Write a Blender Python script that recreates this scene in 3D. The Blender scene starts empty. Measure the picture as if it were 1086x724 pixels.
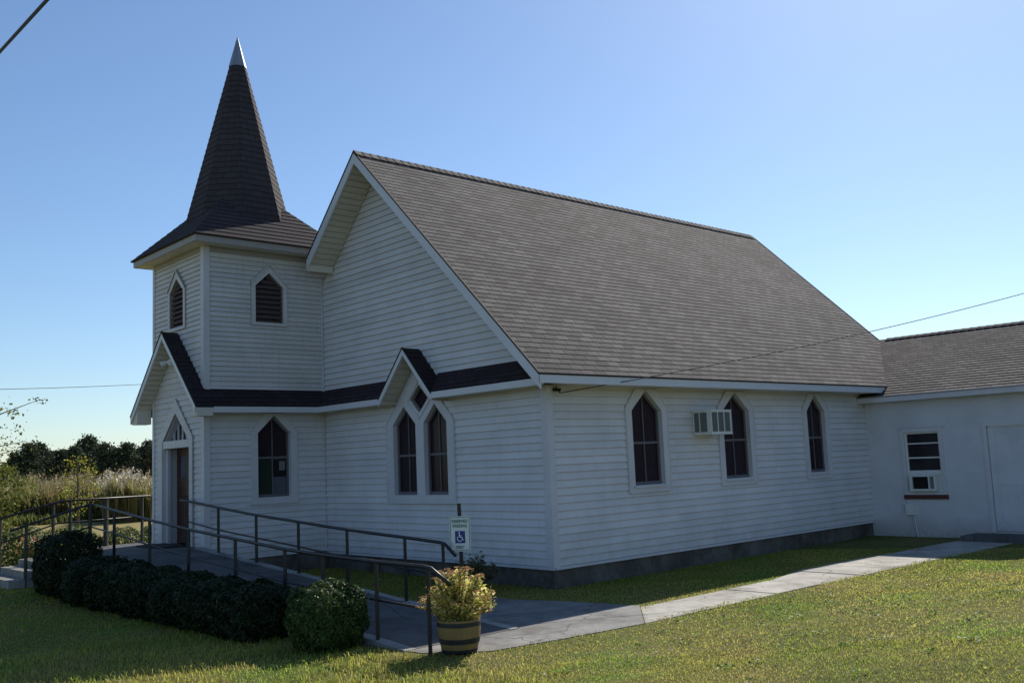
import bpy, bmesh, math, random
import numpy as np
from mathutils import Vector, Matrix
from mathutils.geometry import tessellate_polygon

random.seed(7)
rng = np.random.default_rng(11)
scene = bpy.context.scene
COL = scene.collection
R = math.radians

# ------------------------------------------------------------------ camera
CAM = Vector((11.868, -11.532, 1.789))
yaw, pitch, roll = 0.8327, 0.1222, -0.0429
fw = Vector((-math.sin(yaw) * math.cos(pitch), math.cos(yaw) * math.cos(pitch), math.sin(pitch)))
r0 = Vector((math.cos(yaw), math.sin(yaw), 0))
u0 = r0.cross(fw)
rr = math.cos(roll) * r0 + math.sin(roll) * u0
uu = -math.sin(roll) * r0 + math.cos(roll) * u0
cam_data = bpy.data.cameras.new('camera')
cam_data.sensor_width = 36
cam_data.lens = 36 * 1027.98 / 1086
cam_data.clip_end = 6000
cam = bpy.data.objects.new('camera', cam_data)
mw = Matrix((rr, uu, -fw)).transposed().to_4x4()
mw.translation = CAM
cam.matrix_world = mw
COL.objects.link(cam)
scene.camera = cam

# ------------------------------------------------------------------ light
SUN = Vector((-0.47, 1.15, 1.0)).normalized()
elev = math.asin(SUN.z)
azim = math.atan2(SUN.x, SUN.y)
world = bpy.data.worlds.new('World')
scene.world = world
world.use_nodes = True
wn = world.node_tree.nodes
wl = world.node_tree.links
bg = wn['Background']
sky = wn.new('ShaderNodeTexSky')
sky.sky_type = 'NISHITA'
sky.sun_disc = False
sky.sun_elevation = elev
sky.sun_rotation = azim
sky.altitude = 0
sky.air_density = 1.0
sky.dust_density = 0.3
sky.ozone_density = 3.4
tint = wn.new('ShaderNodeMix'); tint.data_type = 'RGBA'; tint.blend_type = 'MULTIPLY'; tint.inputs[0].default_value = 1
tint.inputs[7].default_value = (.975, 1.04, 1.10, 1)   # camera white balance
wl.new(sky.outputs[0], tint.inputs[6]); wl.new(tint.outputs[2], bg.inputs[0])
bg.inputs[1].default_value = 0.106
sl = bpy.data.lights.new('sun', 'SUN')
sl.energy = 5.0
sl.angle = R(0.5)
sl.color = (1.0, 0.94, 0.84)
so = bpy.data.objects.new('sun', sl)
so.rotation_euler = SUN.to_track_quat('Z', 'Y').to_euler()
so.location = SUN * 60
COL.objects.link(so)
scene.view_settings.view_transform = 'Standard'
scene.view_settings.look = 'None'
scene.view_settings.gamma = 1
scene.view_settings.exposure = 0.12

# ------------------------------------------------------------------ materials
class NT:
    def __init__(self, name):
        self.m = bpy.data.materials.new(name)
        self.m.use_nodes = True
        self.n = self.m.node_tree.nodes
        self.l = self.m.node_tree.links
        self.b = self.n['Principled BSDF']
    def node(self, t, **kw):
        x = self.n.new(t)
        for k, v in kw.items():
            setattr(x, k, v)
        return x
    def link(self, a, b):
        self.l.new(a, b)
    def coord(self, kind='Object', scale=(1, 1, 1)):
        tc = self.node('ShaderNodeTexCoord')
        mp = self.node('ShaderNodeMapping')
        mp.inputs['Scale'].default_value = scale
        self.link(tc.outputs[kind], mp.inputs[0])
        return mp.outputs[0]
    def noise(self, vec, scale, detail=5, rough=.55):
        x = self.node('ShaderNodeTexNoise')
        x.inputs['Scale'].default_value = scale
        x.inputs['Detail'].default_value = detail
        x.inputs['Roughness'].default_value = rough
        self.link(vec, x.inputs['Vector'])
        return x.outputs['Fac']
    def ramp(self, fac, stops):
        x = self.node('ShaderNodeValToRGB')
        e = x.color_ramp.elements
        while len(e) < len(stops):
            e.new(.5)
        for k, (p, c) in enumerate(stops):
            e[k].position = p
            e[k].color = (*c, 1) if len(c) == 3 else c
        self.link(fac, x.inputs[0])
        return x.outputs[0]
    def mix(self, a, b, fac, mode='MIX'):
        x = self.node('ShaderNodeMix', data_type='RGBA', blend_type=mode)
        for s, v in ((6, a), (7, b)):
            if isinstance(v, tuple):
                x.inputs[s].default_value = (*v, 1)
            else:
                self.link(v, x.inputs[s])
        if isinstance(fac, (int, float)):
            x.inputs[0].default_value = fac
        else:
            self.link(fac, x.inputs[0])
        return x.outputs[2]
    def bump(self, h, strength, dist=.01):
        x = self.node('ShaderNodeBump')
        x.inputs['Strength'].default_value = strength
        x.inputs['Distance'].default_value = dist
        self.link(h, x.inputs['Height'])
        self.link(x.outputs[0], self.b.inputs['Normal'])
    def base(self, c):
        if isinstance(c, tuple):
            self.b.inputs['Base Color'].default_value = (*c, 1)
        else:
            self.link(c, self.b.inputs['Base Color'])
    def set(self, rough=.6, metal=0, spec=.5):
        self.b.inputs['Roughness'].default_value = rough
        self.b.inputs['Metallic'].default_value = metal
        self.b.inputs['Specular IOR Level'].default_value = spec

G3 = lambda v: (v, v, v)

def m_paint(name, col, var=.12, rough=.55, streak=.25, scale=1.2):
    t = NT(name)
    v = t.coord('Object')
    n1 = t.noise(v, scale, 6, .6)
    n2 = t.noise(t.coord('Object', (9, 9, .8)), 2.2, 5, .65)
    dark = tuple(c * (1 - var * 2.2) for c in col)
    c1 = t.mix(col, dark, t.ramp(n1, [(.42, G3(0)), (.75, G3(1))]))
    grime = (col[0] * .72, col[1] * .68, col[2] * .58)
    f = t.ramp(n2, [(.55, G3(0)), (.8, G3(streak))])
    t.base(t.mix(c1, grime, f))
    t.bump(t.noise(v, 45, 3), .08, .004)
    t.set(rough)
    return t.m

def m_board(name, col, rowh, var, rough, streak, peel=0.):
    t = NT(name)
    v = t.coord('Object'); uv = t.coord('UV')
    n1 = t.noise(v, 1.3, 6, .6)
    c = t.mix(col, tuple(x * .86 for x in col), t.ramp(n1, [(.40, G3(0)), (.72, G3(1))]))
    # every board a slightly different tone, with butt joints
    br = t.node('ShaderNodeTexBrick'); br.offset = .37; br.offset_frequency = 3
    for k_, val in (('Scale', 1), ('Brick Width', 3.4), ('Row Height', rowh), ('Mortar Size', .0016), ('Mortar Smooth', 0), ('Bias', 0)):
        br.inputs[k_].default_value = val
    br.inputs['Color1'].default_value = (.93, .93, .93, 1); br.inputs['Color2'].default_value = (1.03, 1.03, 1.03, 1); br.inputs['Mortar'].default_value = (.55, .52, .50, 1)
    t.link(uv, br.inputs['Vector'])
    c = t.mix(c, br.outputs['Color'], 1.0, 'MULTIPLY')
    run = t.noise(t.coord('Object', (7, 7, .7)), 2.4, 5, .65)
    c = t.mix(c, (col[0] * .66, col[1] * .62, col[2] * .52), t.ramp(run, [(.54, G3(0)), (.80, G3(streak))]))
    sp = t.noise(v, 34, 3, .6)
    c = t.mix(c, (col[0] * .45, col[1] * .42, col[2] * .36), t.ramp(sp, [(.70, G3(0)), (.76, G3(.35 + peel))]))
    se = t.node('ShaderNodeSeparateXYZ'); t.link(v, se.inputs[0])
    mr = t.node('ShaderNodeMapRange'); mr.inputs[1].default_value = .55; mr.inputs[2].default_value = -.05
    t.link(se.outputs[2], mr.inputs[0])
    mm = t.node('ShaderNodeMath', operation='MULTIPLY'); t.link(mr.outputs[0], mm.inputs[0]); t.link(t.ramp(t.noise(v, 3.5, 6, .7), [(.38, G3(0)), (.7, G3(.55))]), mm.inputs[1])
    c = t.mix(c, (col[0] * .60, col[1] * .60, col[2] * .46), mm.outputs[0])
    t.base(c)
    t.bump(t.noise(t.coord('Object', (1.2, 1.2, 20)), 2.0, 4), .04, .006)
    t.set(rough)
    return t.m

def m_shingle(name, dark, light, rough=.92, cut=.35):
    t = NT(name)
    uv = t.coord('UV')
    # brick grid with tabs, lined up with the modelled courses
    br = t.node('ShaderNodeTexBrick')
    br.offset = .5
    br.inputs['Scale'].default_value = 1
    br.inputs['Brick Width'].default_value = .30
    br.inputs['Row Height'].default_value = COURSE
    br.inputs['Mortar Size'].default_value = .009
    br.inputs['Mortar Smooth'].default_value = .2
    br.inputs['Bias'].default_value = 0
    br.inputs['Color1'].default_value = (*dark, 1)
    br.inputs['Color2'].default_value = (*light, 1)
    br.inputs['Mortar'].default_value = (*[c * cut for c in dark], 1)
    # slight wobble of the tab cuts
    nz = t.node('ShaderNodeTexNoise')
    nz.inputs['Scale'].default_value = 1.7
    t.link(uv, nz.inputs['Vector'])
    sub = t.node('ShaderNodeVectorMath', operation='SUBTRACT')
    t.link(nz.outputs['Color'], sub.inputs[0]); sub.inputs[1].default_value = (.5, .5, .5)
    mul = t.node('ShaderNodeVectorMath', operation='MULTIPLY')
    t.link(sub.outputs[0], mul.inputs[0]); mul.inputs[1].default_value = (.05, 0, 0)
    add = t.node('ShaderNodeVectorMath', operation='ADD')
    t.link(uv, add.inputs[0]); t.link(mul.outputs[0], add.inputs[1])
    t.link(add.outputs[0], br.inputs['Vector'])
    big = t.ramp(t.noise(uv, .55, 5, .6), [(.3, G3(.78)), (.72, G3(1.18))])
    c = t.mix(br.outputs['Color'], big, 1.0, 'MULTIPLY')
    gran = t.ramp(t.noise(uv, 160, 2, .7), [(.3, G3(.7)), (.7, G3(1.3))])
    c = t.mix(c, gran, 1.0, 'MULTIPLY')
    streak = t.noise(t.coord('UV', (3.0, .35, 1)), 1.6, 4)
    c = t.mix(c, (dark[0] * .55, dark[1] * .55, dark[2] * .5), t.ramp(streak, [(.58, G3(0)), (.85, G3(.55))]))
    t.base(c)
    inv = t.node('ShaderNodeMath', operation='SUBTRACT')
    inv.inputs[0].default_value = 1
    t.link(br.outputs['Fac'], inv.inputs[1])
    ad = t.node('ShaderNodeMath', operation='MULTIPLY_ADD')
    t.link(t.noise(uv, 120, 2), ad.inputs[0]); ad.inputs[1].default_value = .35
    t.link(inv.outputs[0], ad.inputs[2])
    t.bump(ad.outputs[0], .55, .006)
    t.set(rough, 0, .25)
    return t.m

COURSE = .143
M = {}
M['siding'] = m_board('white_siding', (.69, .675, .69), .13, .05, .5, .35)
M['siding_old'] = m_board('weathered_white_clapboard', (.66, .64, .635), .105, .08, .6, .7, .3)
M['trim'] = m_paint('white_trim', (.62, .605, .63), .06, .5, .3)
M['fascia'] = m_paint('metal_fascia', (.64, .64, .68), .04, .4, .2)
M['soffit'] = m_paint('cream_soffit', (.66, .61, .53), .08, .6, .3)
M['block'] = m_paint('painted_block', (.74, .75, .76), .06, .6, .3)
M['shingle'] = m_shingle('brown_grey_shingle', (.088, .076, .071), (.178, .156, .146))
M['shingle_dark'] = m_shingle('dark_shingle', (.032, .022, .027), (.046, .034, .040))
M['spire'] = m_shingle('spire_shingle', (.052, .042, .045), (.066, .054, .057), cut=.75)

def simple(name, col, rough=.6, metal=0, nscale=12, var=.25, bump=.1, spec=.5):
    t = NT(name)
    v = t.coord('Object')
    n = t.noise(v, nscale, 5)
    lo = tuple(c * (1 - var) for c in col)
    hi = tuple(min(1, c * (1 + var)) for c in col)
    t.base(t.mix(lo, hi, n))
    if bump:
        t.bump(t.noise(v, nscale * 4, 4), bump, .004)
    t.set(rough, metal, spec)
    return t.m

M['rail'] = simple('dark_painted_rail', (.009, .007, .008), .45, 0, 30, .3, .05)
M['galv'] = simple('galvanised_cap', (.30, .31, .33), .5, .7, 9, .15, .05)
M['door'] = simple('red_brown_door', (.060, .020, .016), .5, 0, 14, .3, .1)
M['louver'] = simple('brown_louver', (.085, .058, .062), .7, 0, 18, .3, .15)
M['muntin'] = simple('mauve_grey_sash', (.13, .115, .13), .55, 0, 20, .15, .05)
M['black'] = simple('black_plastic', (.012, .012, .012), .85, 0, 20, .3, .05)
M['hole'] = simple('dark_cavity', (.006, .005, .005), .9, 0, 5, .3, 0)
M['brick'] = simple('red_brick_sill', (.11, .036, .029), .85, 0, 30, .35, .3)
M['acwhite'] = simple('beige_appliance_paint', (.66, .66, .63), .5, 0, 8, .08, .03)
M['acgrill'] = simple('grey_appliance_grille', (.16, .17, .17), .7, 0, 90, .5, .3)
M['cable'] = simple('black_cable', (.015, .015, .016), .6, 0, 30, .2, 0)
M['mat'] = simple('black_doormat', (.02, .018, .017), .95, 0, 60, .4, .4)
M['bark'] = simple('pine_bark', (.10, .075, .055), .9, 0, 8, .4, .4)
M['bulb'] = simple('frosted_lamp', (.7, .7, .68), .3, 0, 4, .05, 0)

def m_concrete(name, a, b, stain=.5, crack=True):
    t = NT(name)
    v = t.coord('Object')
    n = t.noise(v, 1.6, 7, .65)
    c = t.mix(a, b, t.ramp(n, [(.35, G3(0)), (.68, G3(1))]))
    sp = t.noise(v, 28, 5, .7)
    c = t.mix(c, tuple(x * .45 for x in a), t.ramp(sp, [(.55, G3(0)), (.74, G3(stain))]))
    c = t.mix(c, (a[0] * .42, a[1] * .40, a[2] * .33), t.ramp(t.noise(v, .9, 8, .72), [(.50, G3(0)), (.66, G3(stain * .85))]))
    vo = t.node('ShaderNodeTexVoronoi', feature='DISTANCE_TO_EDGE'); vo.inputs['Scale'].default_value = .8
    wv = t.node('ShaderNodeTexNoise'); wv.inputs['Scale'].default_value = 3.5; wv.inputs['Detail'].default_value = 6; t.link(v, wv.inputs['Vector'])
    av = t.node('ShaderNodeVectorMath', operation='MULTIPLY_ADD'); t.link(wv.outputs['Color'], av.inputs[0]); av.inputs[1].default_value = (.35, .35, .35); t.link(v, av.inputs[2])
    t.link(av.outputs[0], vo.inputs['Vector'])
    c = t.mix((a[0] * .3, a[1] * .3, a[2] * .27), c, t.ramp(vo.outputs['Distance'], [(.003, G3(.25 if crack else 1)), (.010, G3(1))]))
    fine = t.ramp(t.noise(v, 190, 2), [(.3, G3(.82)), (.7, G3(1.16))])
    c = t.mix(c, fine, 1.0, 'MULTIPLY')
    t.base(c)
    t.bump(t.noise(v, 60, 5, .7), .35, .006)
    t.set(.9, 0, .3)
    return t.m
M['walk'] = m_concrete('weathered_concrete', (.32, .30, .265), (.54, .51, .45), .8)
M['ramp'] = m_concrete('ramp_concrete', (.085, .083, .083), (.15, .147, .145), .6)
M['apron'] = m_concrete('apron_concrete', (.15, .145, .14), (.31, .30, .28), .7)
M['kerb'] = m_concrete('pale_concrete', (.25, .245, .24), (.40, .39, .37), .5)
M['found'] = m_concrete('stained_foundation', (.080, .069, .060), (.185, .165, .145), .9, False)

def m_glass(name, col, rough=.2):
    t = NT(name)
    v = t.coord('Object')
    t.base(t.mix(col, tuple(c * 1.8 for c in col), t.noise(v, 3, 3)))
    t.bump(t.noise(v, 6, 3), .06, .01)
    t.set(rough, 0, .22)
    return t.m
M['glass'] = m_glass('dark_stained_glass', (.016, .009, .013))
M['glass_green'] = m_glass('green_stained_glass', (.014, .024, .014))
M['glass_grey'] = m_glass('grey_backed_glass', (.07, .075, .095))
M['glass_clear'] = m_glass('dark_clear_glass', (.02, .018, .02), .06)

def m_attr(name, rough=.6, trans=.35, spec=.3):
    """leaf material: colour per leaf from an attribute, light passes through"""
    t = NT(name)
    a = t.node('ShaderNodeVertexColor', layer_name='col')
    t.link(a.outputs[0], t.b.inputs['Base Color'])
    t.set(rough, 0, spec)
    tr = t.node('ShaderNodeBsdfTranslucent')
    t.link(a.outputs[0], tr.inputs[0])
    mx = t.node('ShaderNodeMixShader')
    mx.inputs[0].default_value = trans
    t.link(t.b.outputs[0], mx.inputs[1]); t.link(tr.outputs[0], mx.inputs[2])
    t.link(mx.outputs[0], t.n['Material Output'].inputs[0])
    return t.m
M['leaf'] = m_attr('glossy_leaf', .45, .3, .22)
M['grass'] = m_attr('grass_blade', .5, .62, .3)
M['tree_leaf'] = m_attr('tree_foliage', .7, .25, .2)
M['dry'] = m_attr('dry_leaf', .6, .6, .25)

# ------------------------------------------------------------------ object helpers
def tag(o, label=None, cat=None, group=None, kind=None):
    for k, v in (('label', label), ('category', cat), ('group', group), ('kind', kind)):
        if v:
            o[k] = v
    return o

def link(name, me, mat, parent=None, smooth=False):
    if mat is not None:
        me.materials.append(M[mat] if isinstance(mat, str) else mat)
    if smooth:
        me.polygons.foreach_set('use_smooth', [True] * len(me.polygons))
    o = bpy.data.objects.new(name, me)
    COL.objects.link(o)
    if parent:
        o.parent = parent
        o.matrix_parent_inverse = parent.matrix_world.inverted() if False else Matrix.Translation(-parent_loc(parent))
    return o

def parent_loc(o):
    p = Vector(o.location)
    # parts sit in their parent's frame; every root is unrotated
    q = o.parent
    if q is not None:
        p = p + parent_loc(q) + o.matrix_parent_inverse.translation
    return p

def empty(name, loc, label, cat, group=None, kind=None):
    o = bpy.data.objects.new(name, None)
    o.location = loc
    o.empty_display_size = .2
    COL.objects.link(o)
    return tag(o, label, cat, group, kind)

class Fr:
    """plane frame: point(a, b, c) = o + u a + v b + n c"""
    def __init__(s, o, u, v):
        s.o = Vector(o); s.u = Vector(u).normalized(); s.v = Vector(v).normalized(); s.n = s.u.cross(s.v).normalized()
    def p(s, a, b, c=0.):
        return s.o + s.u * a + s.v * b + s.n * c

class MB:
    def __init__(s):
        s.v = []; s.f = []; s.uv = []
    def face(s, pts, uvs=None):
        i = len(s.v)
        s.v += [tuple(p) for p in pts]
        s.f.append(tuple(range(i, i + len(pts))))
        s.uv.append(uvs if uvs else [(0, 0)] * len(pts))
    def box(s, a, b):
        x0, y0, z0 = a; x1, y1, z1 = b
        x0, x1 = min(x0, x1), max(x0, x1); y0, y1 = min(y0, y1), max(y0, y1); z0, z1 = min(z0, z1), max(z0, z1)
        c = [Vector(q) for q in ((x0, y0, z0), (x1, y0, z0), (x1, y1, z0), (x0, y1, z0), (x0, y0, z1), (x1, y0, z1), (x1, y1, z1), (x0, y1, z1))]
        for q in ((0, 3, 2, 1), (4, 5, 6, 7), (0, 1, 5, 4), (1, 2, 6, 5), (2, 3, 7, 6), (3, 0, 4, 7)):
            s.face([c[k] for k in q])
        return s
    def prism(s, loops, fr, c0, c1):
        """solid of a planar polygon with holes between offsets c0 < c1"""
        flat = [p for lp in loops for p in lp]
        tris = tessellate_polygon([[Vector((a, b, 0)) for a, b in lp] for lp in loops])
        for t in tris:
            q = [flat[k] for k in t]
            ar = (q[1][0] - q[0][0]) * (q[2][1] - q[0][1]) - (q[2][0] - q[0][0]) * (q[1][1] - q[0][1])
            if abs(ar) < 1e-9: continue
            if ar < 0: q = q[::-1]
            s.face([fr.p(a, b, c1) for a, b in q], q)
            s.face([fr.p(a, b, c0) for a, b in q[::-1]], q[::-1])
        for li, lp in enumerate(loops):
            ar = sum(lp[k][0] * lp[(k + 1) % len(lp)][1] - lp[(k + 1) % len(lp)][0] * lp[k][1] for k in range(len(lp)))
            L2 = lp if (ar > 0) == (li == 0) else lp[::-1]
            for k in range(len(L2)):
                a, b = L2[k], L2[(k + 1) % len(L2)]
                s.face([fr.p(*a, c0), fr.p(*b, c0), fr.p(*b, c1), fr.p(*a, c1)])
        return s
    def lap(s, loops, fr, h, t, v0=0., c=0.):
        """overlapping courses (clapboards, shingles): each course leans out by t at its lower edge"""
        flat = [p for lp in loops for p in lp]
        tris = tessellate_polygon([[Vector((a, b, 0)) for a, b in lp] for lp in loops])
        for tr in tris:
            q = [flat[k] for k in tr]
            ar = (q[1][0] - q[0][0]) * (q[2][1] - q[0][1]) - (q[2][0] - q[0][0]) * (q[1][1] - q[0][1])
            if abs(ar) < 1e-9: continue
            if ar < 0: q = q[::-1]
            lo = min(p[1] for p in q); hi = max(p[1] for p in q)
            k0 = math.floor((lo - v0) / h + 1e-6); k1 = math.ceil((hi - v0) / h - 1e-6)
            for k in range(k0, k1):
                a, b = v0 + k * h, v0 + (k + 1) * h
                pc = clip(clip(q, a, True), b, False)
                if len(pc) < 3: continue
                off = lambda z: c + t * (1 - (z - a) / h)
                s.face([fr.p(x, z, off(z)) for x, z in pc], [(x, z - v0) for x, z in pc])
                for j in range(len(pc)):
                    A, B = pc[j], pc[(j + 1) % len(pc)]
                    if abs(A[1] - a) < 1e-6 and abs(B[1] - a) < 1e-6:
                        s.face([fr.p(*A, c - .001), fr.p(*B, c - .001), fr.p(*B, c + t), fr.p(*A, c + t)], [(A[0], A[1] - v0 + .001)] * 4)
        return s
    def tube(s, pts, r, seg=8, cap=True):
        pts = [Vector(p) for p in pts]
        rings = []
        n = len(pts)
        rad = r if isinstance(r, (list, tuple)) else [r] * n
        prev = None
        for i, p in enumerate(pts):
            d = (pts[min(i + 1, n - 1)] - pts[max(i - 1, 0)]).normalized()
            if prev is None:
                a = d.cross(Vector((0, 0, 1)))
                if a.length < 1e-3: a = d.cross(Vector((1, 0, 0)))
            else:
                a = prev - d * prev.dot(d)
            a.normalize(); prev = a
            b = d.cross(a)
            rings.append([p + (a * math.cos(2 * math.pi * k / seg) + b * math.sin(2 * math.pi * k / seg)) * rad[i] for k in range(seg)])
        for i in range(n - 1):
            for k in range(seg):
                k2 = (k + 1) % seg
                s.face([rings[i][k], rings[i][k2], rings[i + 1][k2], rings[i + 1][k]][::-1])
        if cap:
            s.face(rings[0]); s.face(rings[-1][::-1])
        return s
    def sq(s, a, b, w):
        """square bar from a to b"""
        return s.tube([a, b], w * .7071, 4)
    def build(s, name, mat, parent=None, merge=False, smooth=False):
        me = bpy.data.meshes.new(name)
        me.from_pydata(s.v, [], s.f)
        uvl = me.uv_layers.new(name='UVMap')
        uvl.data.foreach_set('uv', [c for f in s.uv for p in f for c in p])
        if merge or smooth:
            bm = bmesh.new(); bm.from_mesh(me)
            bmesh.ops.remove_doubles(bm, verts=bm.verts, dist=1e-4)
            bmesh.ops.recalc_face_normals(bm, faces=bm.faces)
            bm.to_mesh(me); bm.free()
        return link(name, me, mat, parent, smooth)

def clip(poly, z, above):
    out = []
    for i in range(len(poly)):
        a, b = poly[i], poly[(i + 1) % len(poly)]
        ia = (a[1] >= z - 1e-9) if above else (a[1] <= z + 1e-9)
        ib = (b[1] >= z - 1e-9) if above else (b[1] <= z + 1e-9)
        if ia: out.append(a)
        if ia != ib:
            t = (z - a[1]) / (b[1] - a[1])
            out.append((a[0] + t * (b[0] - a[0]), z))
    res = []
    for p in out:
        if not res or abs(p[0] - res[-1][0]) + abs(p[1] - res[-1][1]) > 1e-7: res.append(p)
    if len(res) > 1 and abs(res[0][0] - res[-1][0]) + abs(res[0][1] - res[-1][1]) < 1e-7: res.pop()
    return res

def rect(a0, b0, a1, b1): return [(a0, b0), (a1, b0), (a1, b1), (a0, b1)]
def gothic(a0, a1, b0, bs, bt): return [(a0, b0), (a1, b0), (a1, bs), ((a0 + a1) / 2, bt), (a0, bs)]
def bevel(o, w=.006, seg=2):
    m = o.modifiers.new('bevel', 'BEVEL'); m.width = w; m.segments = seg; m.limit_method = 'ANGLE'
    return o

# ------------------------------------------------------------------ terrain
GZ = -.37
def sstep(x, a, b):
    t = np.clip((x - a) / (b - a), 0, 1)
    return t * t * (3 - 2 * t)
def ground_h(x, y):
    x = np.asarray(x, float); y = np.asarray(y, float)
    near = 1 - sstep(np.hypot(x, y), 40, 120)
    h = GZ + .42 * sstep(x, 3.45, 9.5) * near + .15 * sstep(-x, 6.0, 8.4) * sstep(-y, 3.2, 5.0) * near
    bump = .018 * np.sin(x * 1.7 + .6 * y) * np.sin(y * 1.3 - .4 * x) + .012 * np.sin(x * 4.1 + 1) * np.sin(y * 3.3 + 2)
    bump = bump * sstep(x, 3.6, 4.6) * near
    h = h + bump
    h = h + .35 * (1 - near) * np.sin(x * .011) * np.sin(y * .013)
    return h

def axis_vals(lo, hi, step, far):
    mid = list(np.arange(lo, hi + 1e-6, step))
    out = []; s = step; x = hi
    while x < far: s *= 1.22; x += s; out.append(x)
    left = []; s = step; x = lo
    while x > -far: s *= 1.22; x -= s; left.append(x)
    return np.array(left[::-1] + mid + out)
gx = axis_vals(-14, 14, .2, 3000); gy = axis_vals(-14, 16, .2, 3000)
X, Y = np.meshgrid(gx, gy); Z = ground_h(X, Y)
verts = np.stack([X, Y, Z], -1).reshape(-1, 3)
nx, ny = len(gx), len(gy)
faces = [(j * nx + i, j * nx + i + 1, (j + 1) * nx + i + 1, (j + 1) * nx + i) for j in range(ny - 1) for i in range(nx - 1)]
me = bpy.data.meshes.new('lawn_ground'); me.from_pydata(verts.tolist(), [], faces)
M['step'] = m_concrete('grimy_shade_toned_step_concrete', (.15, .15, .14), (.33, .32, .30), .9)  # darker than the kerb: grime, plus the bushes' shade put into the colour
t = NT('lawn_soil')
v = t.coord('Object')
c = t.mix((.110, .120, .032), (.175, .160, .058), t.ramp(t.noise(v, .55, 6, .6), [(.35, G3(0)), (.65, G3(1))]))
c = t.mix(c, (.085, .130, .024), t.ramp(t.noise(v, 1.3, 5, .6), [(.52, G3(0)), (.66, G3(.9))]))
c = t.mix(c, (.32, .25, .12), t.ramp(t.noise(v, 2.6, 6, .65), [(.58, G3(0)), (.72, G3(.8))]))
c = t.mix(c, t.ramp(t.noise(v, 40, 4, .7), [(.3, G3(.6)), (.7, G3(1.35))]), 1.0, 'MULTIPLY')
# the dry field beyond the church
sep = t.node('ShaderNodeSeparateXYZ'); t.link(v, sep.inputs[0])
fx = t.node('ShaderNodeMapRange'); fx.inputs[1].default_value = -13; fx.inputs[2].default_value = -22
t.link(sep.outputs[0], fx.inputs[0])
c = t.mix(c, t.mix((.30, .235, .10), (.24, .21, .085), t.noise(v, .2, 5)), fx.outputs[0])
t.base(c); t.bump(t.noise(v, 30, 6, .7), .8, .03); t.set(.95, 0, .1)
ground = link('lawn_ground', me, t.m, None, True)
tag(ground, kind='structure')

# ------------------------------------------------------------------ concrete walks, porch, ramp
fz = Fr((0, 0, 0), (1, 0, 0), (0, 1, 0))
def slab(name, pts, z0, z1, mat):
    o = MB().prism([pts], fz, z0, z1).build(name, mat, merge=True)
    tag(o, kind='structure')
    return o
WZ = GZ + .010
apron = [(1.45, -4.78), (2.55, -4.66), (3.12, -4.12), (3.28, -3.0), (3.40, -1.73), (2.36, -.62), (1.1, -.90), (.2, -1.2), (-.9, -1.2), (-.9, -2.88), (2.3, -2.95), (2.3, -4.6), (1.45, -4.6)]
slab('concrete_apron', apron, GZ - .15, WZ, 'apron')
ys = [-.6, 1.35, 2.55, 3.9, 5.3, 6.7, 8.2, 9.5, 10.75]
xl = lambda y: float(np.interp(y, [-.6, 2.5, 3.2, 5, 10.8], [2.46, 2.46, 2.18, 2.10, 2.30]))
xr = lambda y: 3.36 + .012 * y
first = True
for k in range(len(ys) - 1):
    a, b = ys[k] + .008, ys[k + 1] - .008
    dz = [0, .006, -.004, .005, 0, -.005, .004, 0][k]
    if k == 0:
        pts = [(2.46, -.714), (3.395, -1.712), (xr(b), b), (xl(b), b)]
    else:
        pts = [(xl(a), a), (xr(a), a), (xr(b), b), (xl(b), b)]
    bevel(slab('sidewalk', pts, GZ - .15, WZ + dz, 'walk'), .012)
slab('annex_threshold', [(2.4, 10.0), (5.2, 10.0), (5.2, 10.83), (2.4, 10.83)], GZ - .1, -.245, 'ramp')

PZ = .31
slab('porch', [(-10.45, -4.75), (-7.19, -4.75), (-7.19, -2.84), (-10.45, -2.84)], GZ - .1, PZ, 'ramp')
def ramp_z(x): return PZ - (PZ - WZ - .004) * (x + 7.19) / (2.3 + 7.19)
def wedge(y0, y1, dz, name, mat):
    mb = MB(); x0, x1 = -7.185, 2.3
    a = [(x0, y0, ramp_z(x0) + dz), (x1, y0, ramp_z(x1) + dz * .2), (x1, y1, ramp_z(x1) + dz * .2), (x0, y1, ramp_z(x0) + dz)]
    b = [(p[0], p[1], GZ - .12) for p in a]
    mb.face(a); mb.face(b[::-1])
    for k in range(4): mb.face([b[k], b[(k + 1) % 4], a[(k + 1) % 4], a[k]])
    return tag(mb.build(name, mat, merge=True), kind='structure')
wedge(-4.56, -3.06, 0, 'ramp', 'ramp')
wedge(-4.72, -4.562, .010, 'ramp_kerb', 'kerb')
wedge(-3.058, -2.92, .028, 'ramp_kerb', 'kerb')
for k, (y0, y1, z) in enumerate([(-5.36, -4.755, .20), (-5.70, -5.365, .075), (-6.02, -5.705, -.06)]):
    y0 -= .12; y1 -= (.12 if k else 0)
    bevel(slab('concrete_step', rect(-10.3, y0, -8.5, y1), GZ - .1, z, 'step'), .015)

# ------------------------------------------------------------------ the church
church = empty('church_building', (-4, 5, GZ), 'old white clapboard church with a steep shingled roof and a square spired corner tower', 'church')
W2 = -4.76; EX = .54; HR = 8.33; HE = 3.18; YF = -.66; YB = 13.78
SL = (HR - HE) / (EX - W2)
BH = .13       # board exposure
zr = lambda x: HR - SL * abs(x - W2)

fx_ = Fr((0, 0, 0), (0, 1, 0), (0, 0, 1))            # side wall, outward +X  (u = y, v = z)
fy_ = Fr((0, 0, 0), (1, 0, 0), (0, 0, 1))            # facade, outward -Y     (u = x, v = z)
TD, TL, TF = -7.19, -9.80, -2.831                    # tower right wall x, left wall x, front y

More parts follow.
